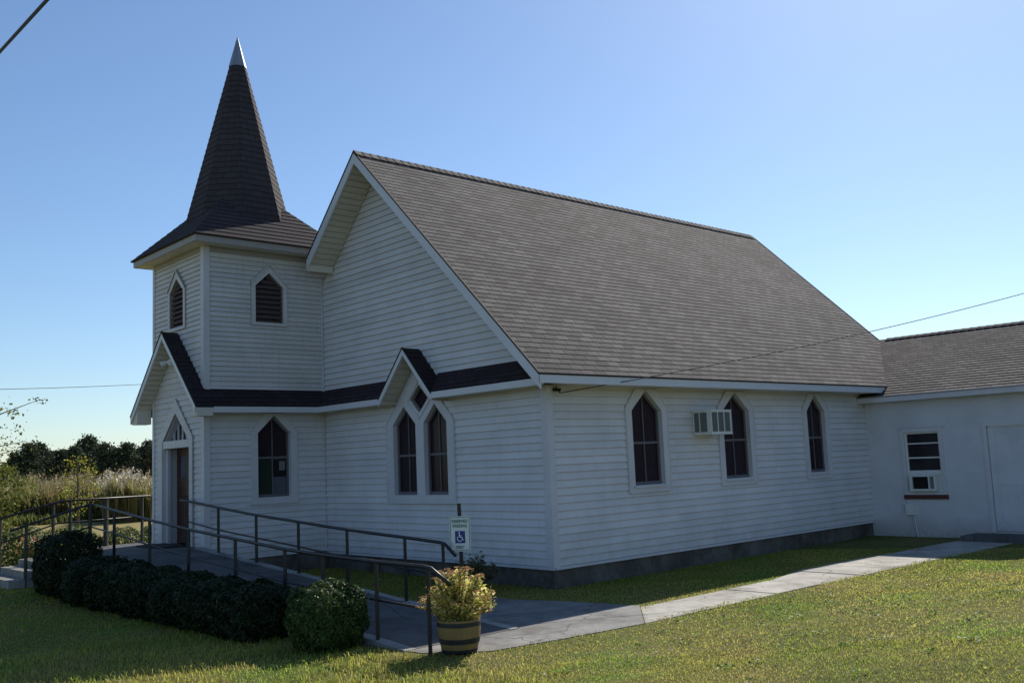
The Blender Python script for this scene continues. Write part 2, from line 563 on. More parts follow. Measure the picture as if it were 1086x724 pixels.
WIN_S = [(1.99, 3.16), (4.80, 6.03), (7.99, 9.05)]
side_inner = []
side_holes = []
for (a0, a1) in WIN_S:
    side_holes.append(gothic(a0 + .14, a1 - .14, 1.23, 2.62, 3.02))
def wall(name, outer, holes, fr, mat='siding', h=BH, v0=0., thick=.14):
    mb = MB().lap([outer] + holes, fr, h, .025, v0, -.006)
    mb.prism([outer] + holes, fr, -thick, -.009)
    return mb.build(name, mat, church)
wall('nave_side_wall', rect(0, 0, 10.83, 3.16), side_holes, fx_)
# rear part of the side wall behind the annex and back gable
MB().prism([rect(10.83, 0, 13.2, 3.16)], fx_, -.14, 0).build('nave_rear_wall', 'siding', church)
fb = Fr((0, 13.2, 0), (-1, 0, 0), (0, 0, 1))
MB().lap([[(0, 0), (9.52, 0), (9.52, 3.3), (4.76, 7.95), (0, 3.3)]], fb, BH, .016).build('nave_rear_wall', 'siding', church)
fl = Fr((-9.52, 0, 0), (0, -1, 0), (0, 0, 1))
MB().lap([rect(-13.2, 0, 0, 3.16)], fl, BH, .016).build('nave_side_wall', 'siding', church)
# facade: twin window + diamond openings
TWL = gothic(-4.50, -3.71, 1.19, 2.60, 2.985)
TWR = gothic(-3.47, -2.72, 1.19, 2.60, 2.975)
DIA = [(-3.585, 2.80), (-3.285, 3.085), (-3.585, 3.37), (-3.885, 3.085)]
zc = lambda x: zr(x) - .10
wall('facade_wall', [(TD, 0), (0, 0), (0, zc(0)), (W2, zc(W2)), (TD, zc(TD))], [TWL, TWR, DIA], fy_)
MB().lap([[(-9.52, 0), (TL, 0), (TL, 3.2), (-9.52, zc(-9.52))][::1]], fy_, BH, .016).build('facade_wall', 'siding', church)

# tower
ft = Fr((TD, 0, 0), (0, 1, 0), (0, 0, 1))             # right wall (u = y)
fq = Fr((0, TF, 0), (1, 0, 0), (0, 0, 1))             # front wall (u = x)
TX = (TL + TD) / 2
TWIN = gothic(-1.67, -.87, 1.23, 2.61, 3.00)
VENT_R = gothic(-1.68, -1.02, 5.0, 5.80, 6.10)
wall('tower_wall', rect(TF, 0, 0, 3.6), [TWIN], ft)
wall('tower_wall', rect(TF, 3.6, 0.9, 6.62), [VENT_R], ft, 'siding_old', .105, 3.6)
DOOR = [(-9.25, .0), (-7.86, .0), (-7.86, 2.50), (-8.555, 3.12), (-9.25, 2.50)]
VENT_F = gothic(-8.86, -8.16, 4.98, 5.76, 6.06)
dhole = [(-9.25, .02)] + DOOR[1:]
dhole[1] = (-7.86, .02)
wall('tower_wall', rect(TL, 0, TD, 4.7), [dhole], fq, 'siding_old')
wall('tower_wall', rect(TL, 4.7, TD, 6.62), [VENT_F], fq, 'siding_old', .105, 4.7)
ftl = Fr((TL, 0, 0), (0, -1, 0), (0, 0, 1))
MB().lap([rect(-.9, 0, -TF, 6.62)], ftl, .105, .016).build('tower_wall', 'siding_old', church)
ftb = Fr((0, .9, 0), (-1, 0, 0), (0, 0, 1))
MB().lap([rect(-TD, 3, -TL, 6.62)], ftb, .105, .016).build('tower_wall', 'siding_old', church)

# foundations
fd = MB()
fd.box((-.16, -.0 - .0 + .025, GZ - .2), (-.025, 10.82, -.005))
fd.box((TD + .0, .025, GZ - .2), (-.16, .16, -.005))
fd.box((TD - .16, TF + .025, GZ - .2), (TD - .025, 0.02, -.005))
fd.box((TL + .025, TF + .025, GZ - .2), (TD - .16, TF + .16, -.005))
fd.box((TL + .025, TF + .16, GZ - .2), (TL + .16, .9, -.005))
fd.box((-9.5, .3, GZ - .2), (-9.36, 13.1, -.005))
fd.box((-9.36, 13.0, GZ - .2), (-.16, 13.14, -.005))
fd.build('foundation', 'found', church)

# corner boards, inside corner strips, drip board
tr = MB()
tr.box((-.13, -.030, -.02), (.030, -.001, 3.05)); tr.box((.001, -.001, -.02), (.030, .12, 3.05))
tr.build('corner_board', 'trim', church)
tr = MB()
tr.box((TD - .11, TF - .030, .0), (TD + .030, TF - .001, 3.0)); tr.box((TD + .001, TF - .001, .0), (TD + .030, TF + .11, 3.05))
tr.build('corner_board', 'trim', church)
tr = MB()
tr.box((TD - .11, TF - .030, 3.50), (TD + .030, TF - .001, 6.55)); tr.box((TD + .001, TF - .001, 3.50), (TD + .030, TF + .11, 6.55))
tr.build('corner_board', 'trim', church)
tr = MB()
tr.box((TL - .03, TF - .030, .0), (TL + .07, TF - .001, 6.5)); tr.box((TL - .03, TF - .001, .0), (TL - .001, TF + .1, 6.5))
tr.build('corner_board', 'trim', church)
tr = MB(); tr.box((TD + .001, -.045, -.01), (TD + .045, -.018, 6.05)); tr.build('inside_corner', 'trim', church)
dr = MB()
dr.box((-7.14, -.032, -.055), (.028, -.002, -.006)); dr.box((.0, .028, -.055), (.028, 10.80, -.006))
dr.build('drip_board', 'trim', church)

# ---- nave roof
def roof_plane(name, fr, loops, mat, parent=church, h=COURSE, t=.005, thick=.10):
    mb = MB().lap(loops, fr, h, t, 0., .0)
    o = mb.build(name, mat, parent)
    return o
nl = math.hypot(SL, 1)
slope_len = (EX - W2) * nl
fr_r = Fr((EX, YF, HE), (0, 1, 0), (-1, 0, SL))       # right slope: u along y, v up
roofR = roof_plane('nave_roof', fr_r, [rect(0, 0, YB - YF, slope_len)], 'shingle')
fr_l = Fr((2 * W2 - EX, YB, HE), (0, -1, 0), (1, 0, SL))
lp = [(0, 0), (YB - .0, 0), (YB, (2 * W2 - EX - TD) * -1 * nl), (YB - YF, (2 * W2 - EX - (-6.74)) * -1 * nl), (YB - YF, slope_len), (0, slope_len)]
lp = [(0, 0), (YB, 0), (YB, (-6.74 - (2 * W2 - EX)) * nl), (YB - YF, (-6.74 - (2 * W2 - EX)) * nl), (YB - YF, slope_len), (0, slope_len)]
roof_plane('nave_roof', fr_l, [lp], 'shingle')
# solid deck right under the shingles
dk = MB()
dk.prism([rect(0.01, .01, YB - YF - .01, slope_len - .0)], fr_r, -.09, -.004)
dk.prism([[(.01, .01), (YB, .01), (YB, lp[2][1]), (YB - YF - .01, lp[2][1]), (YB - YF - .01, slope_len), (.01, slope_len)]], fr_l, -.09, -.006)
dk.build('roof_deck', 'soffit', church)
# ridge cap
rc = MB()
for k in range(int((YB - YF) / .2)):
    y0 = YF + k * .2; y1 = min(y0 + .215, YB)
    for s_ in (1, -1):
        a = Vector((W2, 0, HR + .03)); b = Vector((W2 + s_ * .14, 0, HR + .03 - .14 * SL))
        q = [Vector((a.x, y0, a.z + .012)), Vector((b.x, y0, b.z + .012)), Vector((b.x, y1, b.z)), Vector((a.x, y1, a.z))]
        if s_ < 0: q = q[::-1]
        rc.face(q, [(.02, y0), (.02, y0 + .1), (.1, y0 + .1), (.1, y0)])
        e = [q[0], q[1], q[1] - Vector((0, 0, .03)), q[0] - Vector((0, 0, .03))]
        rc.face(e)
rc.build('ridge_cap', 'shingle', church)

def rake_board(p, q, y, name='rake_board', w=.17, th=.035, parent=church, drop=.02):
    """sloped fascia board in the plane y, hanging below the line p -> q (x, z), with a dark drip edge"""
    d = Vector((q[0] - p[0], 0, q[1] - p[1]))
    z0 = drop
    pts = [(p[0], p[1] - z0), (p[0], p[1] - z0 - w), (q[0], q[1] - z0 - w), (q[0], q[1] - z0)]
    f = Fr((0, y, 0), (1, 0, 0), (0, 0, 1))
    o = MB().prism([pts], f, -th, .0).build(name, 'fascia', parent)
    e = MB().prism([[(p[0], p[1] + .018), (p[0], p[1] - z0), (q[0], q[1] - z0), (q[0], q[1] + .018)]], f, -.03, .012).build('drip_edge', 'black', parent)
    return o
vw = .23
rake_board((W2, HR), (EX, HE), YF, w=vw)
rake_board((-6.74, zr(-6.74)), (W2, HR), YF, w=vw)
rake_board((W2, HR), (EX, HE), YB, w=vw)
# eave fascia + soffits
eb = MB(); eb.box((EX - .01, YF, HE - .155), (EX + .02, YB, HE - .018)); eb.build('eave_fascia', 'fascia', church)
eb = MB(); eb.box((EX - .012, YF, HE - .018), (EX + .035, YB, HE + .012)); eb.build('drip_edge', 'black', church)
sf = MB(); sf.box((-.0, .0, HE - .150), (EX - .011, YB, HE - .13)); sf.build('eave_soffit', 'soffit', church)
# rake soffit boards (v-grooved): thin laps on the underside
def soffit_slope(x0, x1, y0, y1, zf, name='rake_soffit', drop=.20, mat='soffit'):
    mb = MB()
    n = max(1, int(abs(x1 - x0) / .10))
    for k in range(n):
        a = x0 + (x1 - x0) * k / n; b = x0 + (x1 - x0) * (k + 1) / n
        za, zb = zf(a) - drop, zf(b) - drop - .010
        mb.face([(a, y0, za), (b, y0, zb - .006), (b, y1, zb - .006), (a, y1, za)])
        mb.face([(a, y1, za + .02), (b, y1, zb + .02), (b, y0, zb + .02), (a, y0, za + .02)])
    return mb.build(name, mat, church)
soffit_slope(-6.74, W2, YF + .03, -.02, zr)
soffit_slope(W2, .0, YF + .03, -.02, zr)
rb = MB()
rb.prism([[(-6.745, zr(-6.74) - .02), (-6.745, zr(-6.74) - .27), (-6.66, zr(-6.74) - .27), (-6.66, zr(-6.66) - .05)]], Fr((0, YF + .034, 0), (1, 0, 0), (0, 0, 1)), -.60, 0)
rb.build('rake_return', 'soffit', church)
# ---- pent roofs and gablets (pent edge .42 out)
PE = .42; PZ0, PZ1 = 3.15, 3.54
ps = (PZ1 - PZ0) / PE
pl = math.hypot(PE, PZ1 - PZ0)
# facade pent: two runs beside the gablet
GC, GHW, GA = -3.55, .87, 4.07
def pent(fr, u0, u1, name='pent_roof', cut0=0, cut1=0):
    loops = [[(u0, 0), (u1, 0), (u1 - cut1, pl), (u0 + cut0, pl)]]
    mb = MB().lap(loops, fr, .13, .008)
    mb.prism(loops, fr, -.05, -.002)
    mb.build(name, 'shingle_dark', church)
ff = Fr((0, -PE, PZ0), (1, 0, 0), (0, PE, PZ1 - PZ0))
pent(ff, TD + PE, GC - GHW + .0, cut0=-PE, cut1=-.30)
pent(ff, GC + GHW, .40, cut0=-.30, cut1=.41)
ftp = Fr((TD + PE, TF - .37, PZ0), (0, 1, 0), (-PE, 0, PZ1 - PZ0))
LT = -PE - (TF - .37)
pent(ftp, .37, LT, cut0=0, cut1=-PE)
# fascia strips of the pents
fs = MB(); fs.box((TD + PE - .02, -PE - .0, PZ0 - .13), (GC - GHW, -PE + .03, PZ0 - .012)); fs.build('pent_fascia', 'fascia', church)
fs = MB(); fs.box((GC + GHW, -PE, PZ0 - .13), (.37, -PE + .03, PZ0 - .012)); fs.build('pent_fascia', 'fascia', church)
fs = MB(); fs.box((TD + PE - .03, TF - .37, PZ0 - .13), (TD + PE, -PE, PZ0 - .012)); fs.build('pent_fascia', 'fascia', church)
sfm = MB(); sfm.box((TD + .001, -PE + .03, PZ0 - .125), (GC - GHW + .1, -.0, PZ0 - .105)); sfm.build('pent_soffit', 'soffit', church); sfm = MB(); sfm.box((GC + GHW - .1, -PE + .03, PZ0 - .125), (.0, -.0, PZ0 - .105))
sfm.build('pent_soffit', 'soffit', church); sfm = MB(); sfm.box((TD + .001, TF - .0, PZ0 - .125), (TD + PE - .03, -PE + .03, PZ0 - .106)); sfm.build('pent_soffit', 'soffit', church)

def gablet(cx, hw, za, ze, y0, y1, deck_t=.10, board=.13, name='gablet'):
    sl = (za - ze) / hw
    ln = math.hypot(hw, za - ze)
    fR = Fr((cx + hw, y0, ze), (0, 1, 0), (-hw, 0, za - ze))
    fL = Fr((cx - hw, y1, ze), (0, -1, 0), (hw, 0, za - ze))
    r_ = MB()
    for f in (fR, fL):
        lp_ = [rect(0, 0, y1 - y0, ln)]
        r_.lap(lp_, f, .13, .008); r_.prism([rect(.01, .0, y1 - y0 - .002, ln - .0)], f, -.045, -.002)
    r_.build(name + '_roof', 'shingle_dark', church)
    zf = lambda x: za - sl * abs(x - cx)
    rake_board((cx - hw, ze), (cx, za), y0, w=board, drop=.012)
    rake_board((cx, za), (cx + hw, ze), y0, w=board, drop=.012)
    soffit_slope(cx - hw, cx, y0 + .036, y1 - .002, zf, 'gablet_soffit', board + .0)
    soffit_slope(cx, cx + hw, y0 + .036, y1 - .002, zf, 'gablet_soffit', board + .0)
    for s_ in (-1, 1):
        rbx = MB()
        x_ = cx + s_ * hw
        p4 = [(x_, ze - .02), (x_, ze - board - .03), (x_ - s_ * .30, ze - board - .03), (x_ - s_ * .30, zf(x_ - s_ * .30) - .06)]
        rbx.prism([p4], Fr((0, y0 + .04, 0), (1, 0, 0), (0, 0, 1)), -(y1 - y0 - .05), 0)
        if name == 'porch': rbx.build('gablet_return', 'soffit', church)
gablet(GC, GHW, GA, 3.12, -.43, -.0, name='window')
gablet(-8.50, 1.74, 4.86, PZ0 - .02, TF - .37, TF, name='porch', board=.15)
# left pent of the tower
pl_l = Fr((TL - .40, 0, PZ0), (0, -1, 0), (.40, 0, PZ1 - PZ0))
pent(pl_l, 0, -TF, cut0=0, cut1=0)

# ---- tower eave, flared hip and octagonal spire
ex0, ex1, ey0, ey1 = TL - .30, TD + .40, TF - .37, 1.05 - .62
ZT = 6.69; cxs, cys = -8.42, -1.42
eb = MB()
eb.box((ex0, ey0, ZT - .15), (ex1, ey0 + .03, ZT - .01)); eb.box((ex1 - .03, ey0 + .03, ZT - .15), (ex1, ey1, ZT - .01))
eb.box((ex0, ey0 + .03, ZT - .15), (ex0 + .03, ey1, ZT - .01)); eb.box((ex0, ey1, ZT - .15), (ex1, ey1 + .03, ZT - .01))
eb.build('tower_fascia', 'siding_old', church)
eb = MB(); eb.box((ex0 + .03, ey0 + .03, ZT - .14), (ex1 - .03, ey1, ZT - .12)); eb.build('tower_soffit', 'soffit', church)
# frieze board under the soffit
eb = MB(); eb.box((TL, TF - .028, 6.44), (TD + .028, TF - .001, 6.545)); eb.box((TD + .001, TF - .0, 6.44), (TD + .028, -.05, 6.545)); eb.build('tower_frieze', 'siding_old', church)
ZK = 7.62; rk = .62
hip = MB()
c4 = [(ex0 - .05, ey0 - .05), (ex1 + .05, ey0 - .05), (ex1 + .05, ey1 + .05), (ex0 - .05, ey1 + .05)]
t4 = [(cxs - rk, cys - rk), (cxs + rk, cys - rk), (cxs + rk, cys + rk), (cxs - rk, cys + rk)]
for k in range(4):
    a, b = Vector((*c4[k], ZT)), Vector((*c4[(k + 1) % 4], ZT))
    c_, d_ = Vector((*t4[(k + 1) % 4], ZK + .25)), Vector((*t4[k], ZK + .25))
    u_ = (b - a).normalized()
    mid = ((c_ + d_) / 2 - (a + b) / 2); v_ = mid - u_ * mid.dot(u_)
    f = Fr(a, u_, v_)
    loc = lambda p: ((p - a).dot(f.u), (p - a).dot(f.v))
    hip.lap([[loc(p) for p in (a, b, c_, d_)]], f, COURSE, .010)
    hip.prism([[loc(p) for p in (a, b, c_, d_)]], f, -.03, -.002)
hip.build('tower_roof', 'spire', church)
ZA = 11.95; ZB = 6.9
def oct_r(z):
    return max(.0, (ZA - z) / (ZA - 7.45) * 1.16)
zcap = 11.26
sp = MB()
for k in range(8):
    a0 = R(22.5 + 45 * k); a1 = R(22.5 + 45 * (k + 1))
    P_ = lambda a, z, e=0: Vector((cxs + (oct_r(z) + e) * math.cos(a), cys + (oct_r(z) + e) * math.sin(a), z))
    a, b, c_, d_ = P_(a0, ZB), P_(a1, ZB), P_(a1, zcap), P_(a0, zcap)
    u_ = (b - a).normalized(); mid = (c_ + d_) / 2 - (a + b) / 2; v_ = mid - u_ * mid.dot(u_)
    f = Fr(a, u_, v_); loc = lambda p: ((p - a).dot(f.u), (p - a).dot(f.v))
    sp.lap([[loc(p) for p in (a, b, c_, d_)]], f, COURSE, .009)
sp.build('spire', 'spire', church)
cp = MB()
for k in range(8):
    a0 = R(22.5 + 45 * k); a1 = R(22.5 + 45 * (k + 1))
    zb = zcap - .05
    a, b = P_(a0, zb, .018), P_(a1, zb, .018)
    cp.face([a, b, Vector((cxs, cys, ZA + .05))])
cp.build('spire_cap', 'galv', church)

# ---- windows
def panes(fr, shape, split, mats, root, c=-.075):
    """upper and lower sash glass and a sash frame with a centre bar and a meeting rail"""
    a0 = shape[0][0]; a1 = shape[1][0]; b0 = shape[0][1]; bs = shape[2][1]; bt = shape[3][1]; am = (a0 + a1) / 2
    f = .045
    k = (bt - bs) / (am - a0)
    inner = gothic(a0 + f, a1 - f, b0 + f * 1.3, bs - f * .2, bt - f * 1.45)
    mb = MB().prism([shape, inner], fr, c - .03, c + .015)
    mb.build('sash', 'muntin', root)
    bars = MB()
    bars.prism([rect(a0 + f, split - .022, a1 - f, split + .022)], fr, c - .028, c + .010)
    bars.prism([rect(am - .011, b0 + f, am + .011, split - .022)], fr, c - .022, c + .004)
    bars.prism([rect(am - .011, split + .022, am + .011, bt - f * 1.4)], fr, c - .022, c + .004)
    bars.build('glazing_bar', 'muntin', root)
    # four lights
    up = lambda a: bs + (bt - bs) * (1 - abs(a - am) / (am - a0))
    g = [[(a0 + .01, b0 + .01), (am, b0 + .01), (am, split), (a0 + .01, split)],
         [(am, b0 + .01), (a1 - .01, b0 + .01), (a1 - .01, split), (am, split)],
         [(a0 + .01, split), (am, split), (am, bt - .01), (a0 + .01, bs)],
         [(am, split), (a1 - .01, split), (a1 - .01, bs), (am, bt - .01)]]
    for q, m_ in zip(g, mats):
        MB().prism([q], fr, c - .024, c - .018).build('pane', m_, root)

def window(fr, outer, hole, split, mats=('glass',) * 4, name='window'):
    root = MB().prism([outer, hole], fr, .003, .034).build(name, 'trim', church)
    # thin cap moulding around the casing
    o2 = [(p[0] * 1.0, p[1]) for p in outer]
    ca = sum(p[0] for p in outer) / len(outer)
    grow = [(p[0] + (.022 if p[0] > ca + .01 else -.022 if p[0] < ca - .01 else 0), p[1] + (-.022 if p[1] < outer[0][1] + .01 else .012 if p[1] < outer[3][1] - .01 else .032)) for p in outer]
    MB().prism([grow, outer], fr, .003, .048).build('moulding', 'trim', root)
    rv = MB()
    # reveals: a thin ring lining the hole
    cb = sum(p[1] for p in hole) / len(hole); ch = sum(p[0] for p in hole) / len(hole)
    inn = [(p[0] + (.012 if p[0] < ch - .01 else -.012 if p[0] > ch + .01 else 0), p[1] + (.012 if p[1] < hole[0][1] + .01 else -.006 if p[1] < hole[3][1] - .01 else -.018)) for p in hole]
    rv.prism([hole, inn], fr, -.13, .036).build('reveal', 'trim', root)
    panes(fr, inn, split, mats, root)
    MB().prism([[(hole[0][0] - .02, hole[0][1] - .0), (hole[1][0] + .02, hole[1][1] - .0), (hole[1][0] + .02, hole[1][1] - .035), (hole[0][0] - .02, hole[0][1] - .035)]], fr, .035, .07).build('sill', 'trim', root)
    return root
for (a0, a1), h_ in zip(WIN_S, side_holes):
    window(fx_, gothic(a0, a1, 1.10, 2.68, 3.018 + .0), h_, 2.02) if False else None
for (a0, a1), h_ in zip(WIN_S, side_holes):
    am = (a0 + a1) / 2
    outer = [(a0, 1.12), (a1, 1.12), (a1, 2.67), (am + .10, 3.025), (am, 3.027), (am - .10, 3.025), (a0, 2.67)]
    hole = h_
    root = MB().prism([outer, [(p[0], p[1]) for p in hole]], fx_, .003, .034) if False else None
    top = 2.67 + (3.027 - 2.67) / ((a1 - a0) / 2 - .1) * ((a1 - a0) / 2)
    oo = gothic(a0, a1, 1.12, 2.67, 3.20)
    oc = [(a0, 1.12), (a1, 1.12), (a1, 2.67), (am + .275 * (a1 - a0) / 1.17, 3.022), (am - .275 * (a1 - a0) / 1.17, 3.022), (a0, 2.67)]
    w = MB().prism([oc, hole], fx_, .003, .034).build('window', 'trim', church)
    # moulding: narrow strips along the outer edge
    st = MB()
    for p, q in ((oc[0], oc[1]), (oc[1], oc[2]), (oc[2], oc[3]), (oc[4], oc[5]), (oc[5], oc[0])):
        d = Vector((q[0] - p[0], q[1] - p[1])).normalized(); nn = Vector((d.y, -d.x)) * .018
        st.prism([[p, (p[0] + nn.x, p[1] + nn.y), (q[0] + nn.x, q[1] + nn.y), q]], fx_, .004, .046)
    st.build('moulding', 'trim', w)
    inn = gothic(hole[0][0] + .012, hole[1][0] - .012, hole[0][1] + .012, hole[2][1] - .004, hole[3][1] - .018)
    MB().prism([hole, inn], fx_, -.13, .036).build('reveal', 'trim', w)
    panes(fx_, inn, 2.02, ('glass',) * 4, w)
    MB().prism([rect(hole[0][0] - .03, hole[0][1] - .035, hole[1][0] + .03, hole[0][1])], fx_, .035, .06).build('sill', 'trim', w)

# tower window
tw_o = gothic(-1.81, -.72, 1.12, 2.62, 3.015)
tw_o = [(-1.81, 1.13), (-.72, 1.13), (-.72, 2.62), (-1.03, 3.02), (-1.51, 3.02), (-1.81, 2.62)]
w = MB().prism([tw_o, TWIN], ft, .003, .034).build('window', 'trim', church)
inn = gothic(TWIN[0][0] + .012, TWIN[1][0] - .012, TWIN[0][1] + .012, TWIN[2][1] - .004, TWIN[3][1] - .018)
MB().prism([TWIN, inn], ft, -.13, .036).build('reveal', 'trim', w)
panes(ft, inn, 2.08, ('glass_green', 'glass_grey', 'glass', 'glass'), w)
MB().prism([rect(-1.84, 1.095, -.69, 1.13)], ft, .003, .06).build('sill', 'trim', w)
MB().prism([rect(-1.10, 1.80, -.96, 2.0)], ft, -.092, -.086).build('notice', 'acgrill', w)
MB().prism([rect(-1.24, 1.66, -.90, 2.04)], ft, -.0975, -.0925).build('backing_board', 'hole', w)

# twin window of the facade with the diamond light
big = [(-4.71, 1.075), (-2.53, 1.075), (-2.53, 2.62), (-3.58, 3.70), (-3.66, 3.70), (-4.71, 2.62)]
w = MB().prism([big, TWL, TWR, DIA], fy_, .003, .036).build('twin_window', 'trim', church)
st = MB()
for p, q in ((big[0], big[1]), (big[1], big[2]), (big[2], big[3]), (big[4], big[5]), (big[5], big[0])):
    d = Vector((q[0] - p[0], q[1] - p[1])).normalized(); nn = Vector((d.y, -d.x)) * .02
    st.prism([[p, (p[0] + nn.x, p[1] + nn.y), (q[0] + nn.x, q[1] + nn.y), q]], fy_, .004, .050)
# ribs framing the diamond
for p, q in (((-3.585, 2.70), (-3.215, 3.05)), ((-3.585, 2.70), (-3.955, 3.05)), ((-3.955, 3.05), (-3.585, 3.45)), ((-3.215, 3.05), (-3.585, 3.45))):
    d = Vector((q[0] - p[0], q[1] - p[1])).normalized(); nn = Vector((d.y, -d.x)) * .018
    st.prism([[(p[0] - nn.x, p[1] - nn.y), (p[0] + nn.x, p[1] + nn.y), (q[0] + nn.x, q[1] + nn.y), (q[0] - nn.x, q[1] - nn.y)]], fy_, .037, .052)
st.build('moulding', 'trim', w)
for hole in (TWL, TWR):
    inn = gothic(hole[0][0] + .012, hole[1][0] - .012, hole[0][1] + .012, hole[2][1] - .004, hole[3][1] - .018)
    MB().prism([hole, inn], fy_, -.13, .038).build('reveal', 'trim', w)
    panes(fy_, inn, 1.98, ('glass',) * 4, w)
MB().prism([DIA], fy_, -.09, -.08).build('pane', 'glass', w)
MB().prism([rect(-4.74, 1.035, -2.50, 1.075)], fy_, .003, .06).build('sill', 'trim', w)

# belfry vents
def vent(fr, hole, name='louvered_vent'):
    a0, a1 = hole[0][0], hole[1][0]; b0 = hole[0][1]; bs = hole[2][1]; bt = hole[3][1]; am = (a0 + a1) / 2
    o = gothic(a0 - .10, a1 + .10, b0 - .07, bs + .03, bt + .17)
    w = MB().prism([o, hole], fr, .003, .040).build(name, 'siding_old', church)
    cap = MB()
    for p, q in ((o[2], o[3]), (o[3], o[4])):
        d = Vector((q[0] - p[0], q[1] - p[1])).normalized(); nn = Vector((d.y, -d.x)) * .03
        cap.prism([[p, (p[0] + nn.x, p[1] + nn.y), (q[0] + nn.x, q[1] + nn.y), q]], fr, .004, .07)
    cap.build('hood', 'siding_old', w)
    s_ = MB(); n = 10; h = (bt - b0) / n
    for k in range(n):
        z0 = b0 + k * h
        zz = z0 + h * .5
        hw = (a1 - a0) / 2 * (1 if zz < bs else max(.03, (bt - zz) / (bt - bs)))
        s_.face([fr.p(am - hw, z0, .0), fr.p(am + hw, z0, .0), fr.p(am + hw, z0 + h * 1.05, -.09), fr.p(am - hw, z0 + h * 1.05, -.09)])
        s_.face([fr.p(am - hw, z0, .0), fr.p(am - hw, z0 - .014, .0), fr.p(am + hw, z0 - .014, .0), fr.p(am + hw, z0, .0)])
        s_.face([fr.p(am + hw, z0 - .014, .0), fr.p(am - hw, z0 - .014, .0), fr.p(am - hw, z0 + h * 1.05 - .014, -.09), fr.p(am + hw, z0 + h * 1.05 - .014, -.09)])
    s_.build('louver', 'louver', w)
    MB().prism([hole], fr, -.135, -.12).build('backing', 'hole', w)
vent(ft, VENT_R)
vent(fq, VENT_F)

# door with pointed transom
OD = [(-9.46, PZ + .002), (-9.25, PZ + .002), (-9.25, 2.50), (-8.555, 3.12), (-7.86, 2.50), (-7.86, PZ + .002), (-7.69, PZ + .002), (-7.69, 2.58), (-8.555, 3.43), (-9.46, 2.58)]
w = MB().prism([OD], fq, .003, .045).build('entrance', 'siding_old', church)
rec = MB()
rec.box((-9.27, TF - .03, PZ), (-9.235, TF + .34, 2.5)); rec.box((-9.235, TF + .05, PZ), (-9.17, TF + .12, 2.35)); rec.build('door_jamb', 'trim', w)
rec = MB(); rec.box((-7.875, TF - .03, PZ), (-7.84, TF + .34, 2.5)); rec.box((-7.94, TF + .05, PZ), (-7.875, TF + .12, 2.35))
rec.build('door_jamb', 'trim', w)
hd = MB(); hd.box((-9.235, TF - .035, 2.37), (-7.875, TF + .34, 2.53)); hd.build('door_header', 'trim', w)
for x0, x1, hx in ((-9.17, -8.56, -8.66), (-8.55, -7.94, -8.46)):
    d = MB(); y = TF + .26
    # stiles, rails and sunk panels with vertical boards
    win_h = rect(x0 + .14, 1.72, x1 - .14, 2.20)
    d.prism([rect(x0, PZ + .02, x1, 2.37), win_h, rect(x0 + .10, PZ + .2, x1 - .10, 1.52)], Fr((0, y, 0), (1, 0, 0), (0, 0, 1)), -.045, 0)
    d.prism([rect(x0 + .10, PZ + .2, x1 - .10, 1.52)], Fr((0, y, 0), (1, 0, 0), (0, 0, 1)), -.035, -.02)
    for q in range(4):
        xa = x0 + .10 + q * (x1 - x0 - .2) / 4
        d.prism([rect(xa + .008, PZ + .2, xa + (x1 - x0 - .2) / 4 - .008, 1.52)], Fr((0, y, 0), (1, 0, 0), (0, 0, 1)), -.02, -.006)
    do = d.build('door', 'door', w)
    MB().prism([win_h], Fr((0, y, 0), (1, 0, 0), (0, 0, 1)), -.03, -.02).build('door_glass', 'glass_grey', do)
    MB().tube([(hx, y - .005, 1.33), (hx, y - .06, 1.33), (hx, y - .06, 1.22), (hx, y - .005, 1.22)], .009, 8).build('handle', 'black', do)
tri = [(-9.22, 2.53), (-7.89, 2.53), (-8.555, 3.105)]
MB().prism([tri], Fr((0, TF + .15, 0), (1, 0, 0), (0, 0, 1)), -.01, 0).build('transom_pane', 'glass', w)
bars = MB()
for xb in (-9.0, -8.78, -8.555, -8.33, -8.11):
    zt = 3.105 - abs(xb + 8.555) * .864
    bars.box((xb - .018, TF + .115, 2.53), (xb + .018, TF + .149, zt))
bars.build('transom_bar', 'trim', w)
rv = MB()
rv.prism([[(-9.25, 2.50), (-8.555, 3.12), (-7.86, 2.50), (-7.885, 2.50), (-8.555, 3.098), (-9.225, 2.50)]], fq, -.33, .0).build('transom_reveal', 'trim', w)

# service bracket and conduit on the nave corner
sb = MB(); sb.box((.03, .13, 2.94), (.10, .26, 2.99)); sb.tube([(.10, .20, 2.96), (.16, .16, 2.90)], .010, 6)
sb.tube([(.06, .24, 2.97), (.10, .14, 3.00), (.16, .10, 3.05)], .007, 6); sb.build('service_bracket', 'black', church)

# ------------------------------------------------------------------ floodlight under the porch gable
fl_root = empty('security_light', (-8.5, TF - .1, 4.25), 'white two headed security light under the porch gable peak', 'light fixture')
b_ = MB(); b_.box((-8.57, TF - .055, 4.20), (-8.43, TF - .018, 4.32)); b_.build('base_plate', 'acwhite', fl_root)
for s_ in (-1, 1):
    l_ = MB(); q0 = Vector((-8.5 + s_ * .04, TF - .05, 4.26)); q1 = Vector((-8.5 + s_ * .13, TF - .15, 4.24)); q2 = Vector((-8.5 + s_ * .22, TF - .28, 4.18))
    l_.tube([q0, q1, (q1 + q2) / 2, q2], [.015, .025, .05, .065], 10)
    lo = l_.build('lamp_head', 'acwhite', fl_root)
    MB().tube([q2 - (q2 - q1) * .02, q2 + (q2 - q1) * .05], [.058, .04], 10).build('bulb', 'bulb', lo)

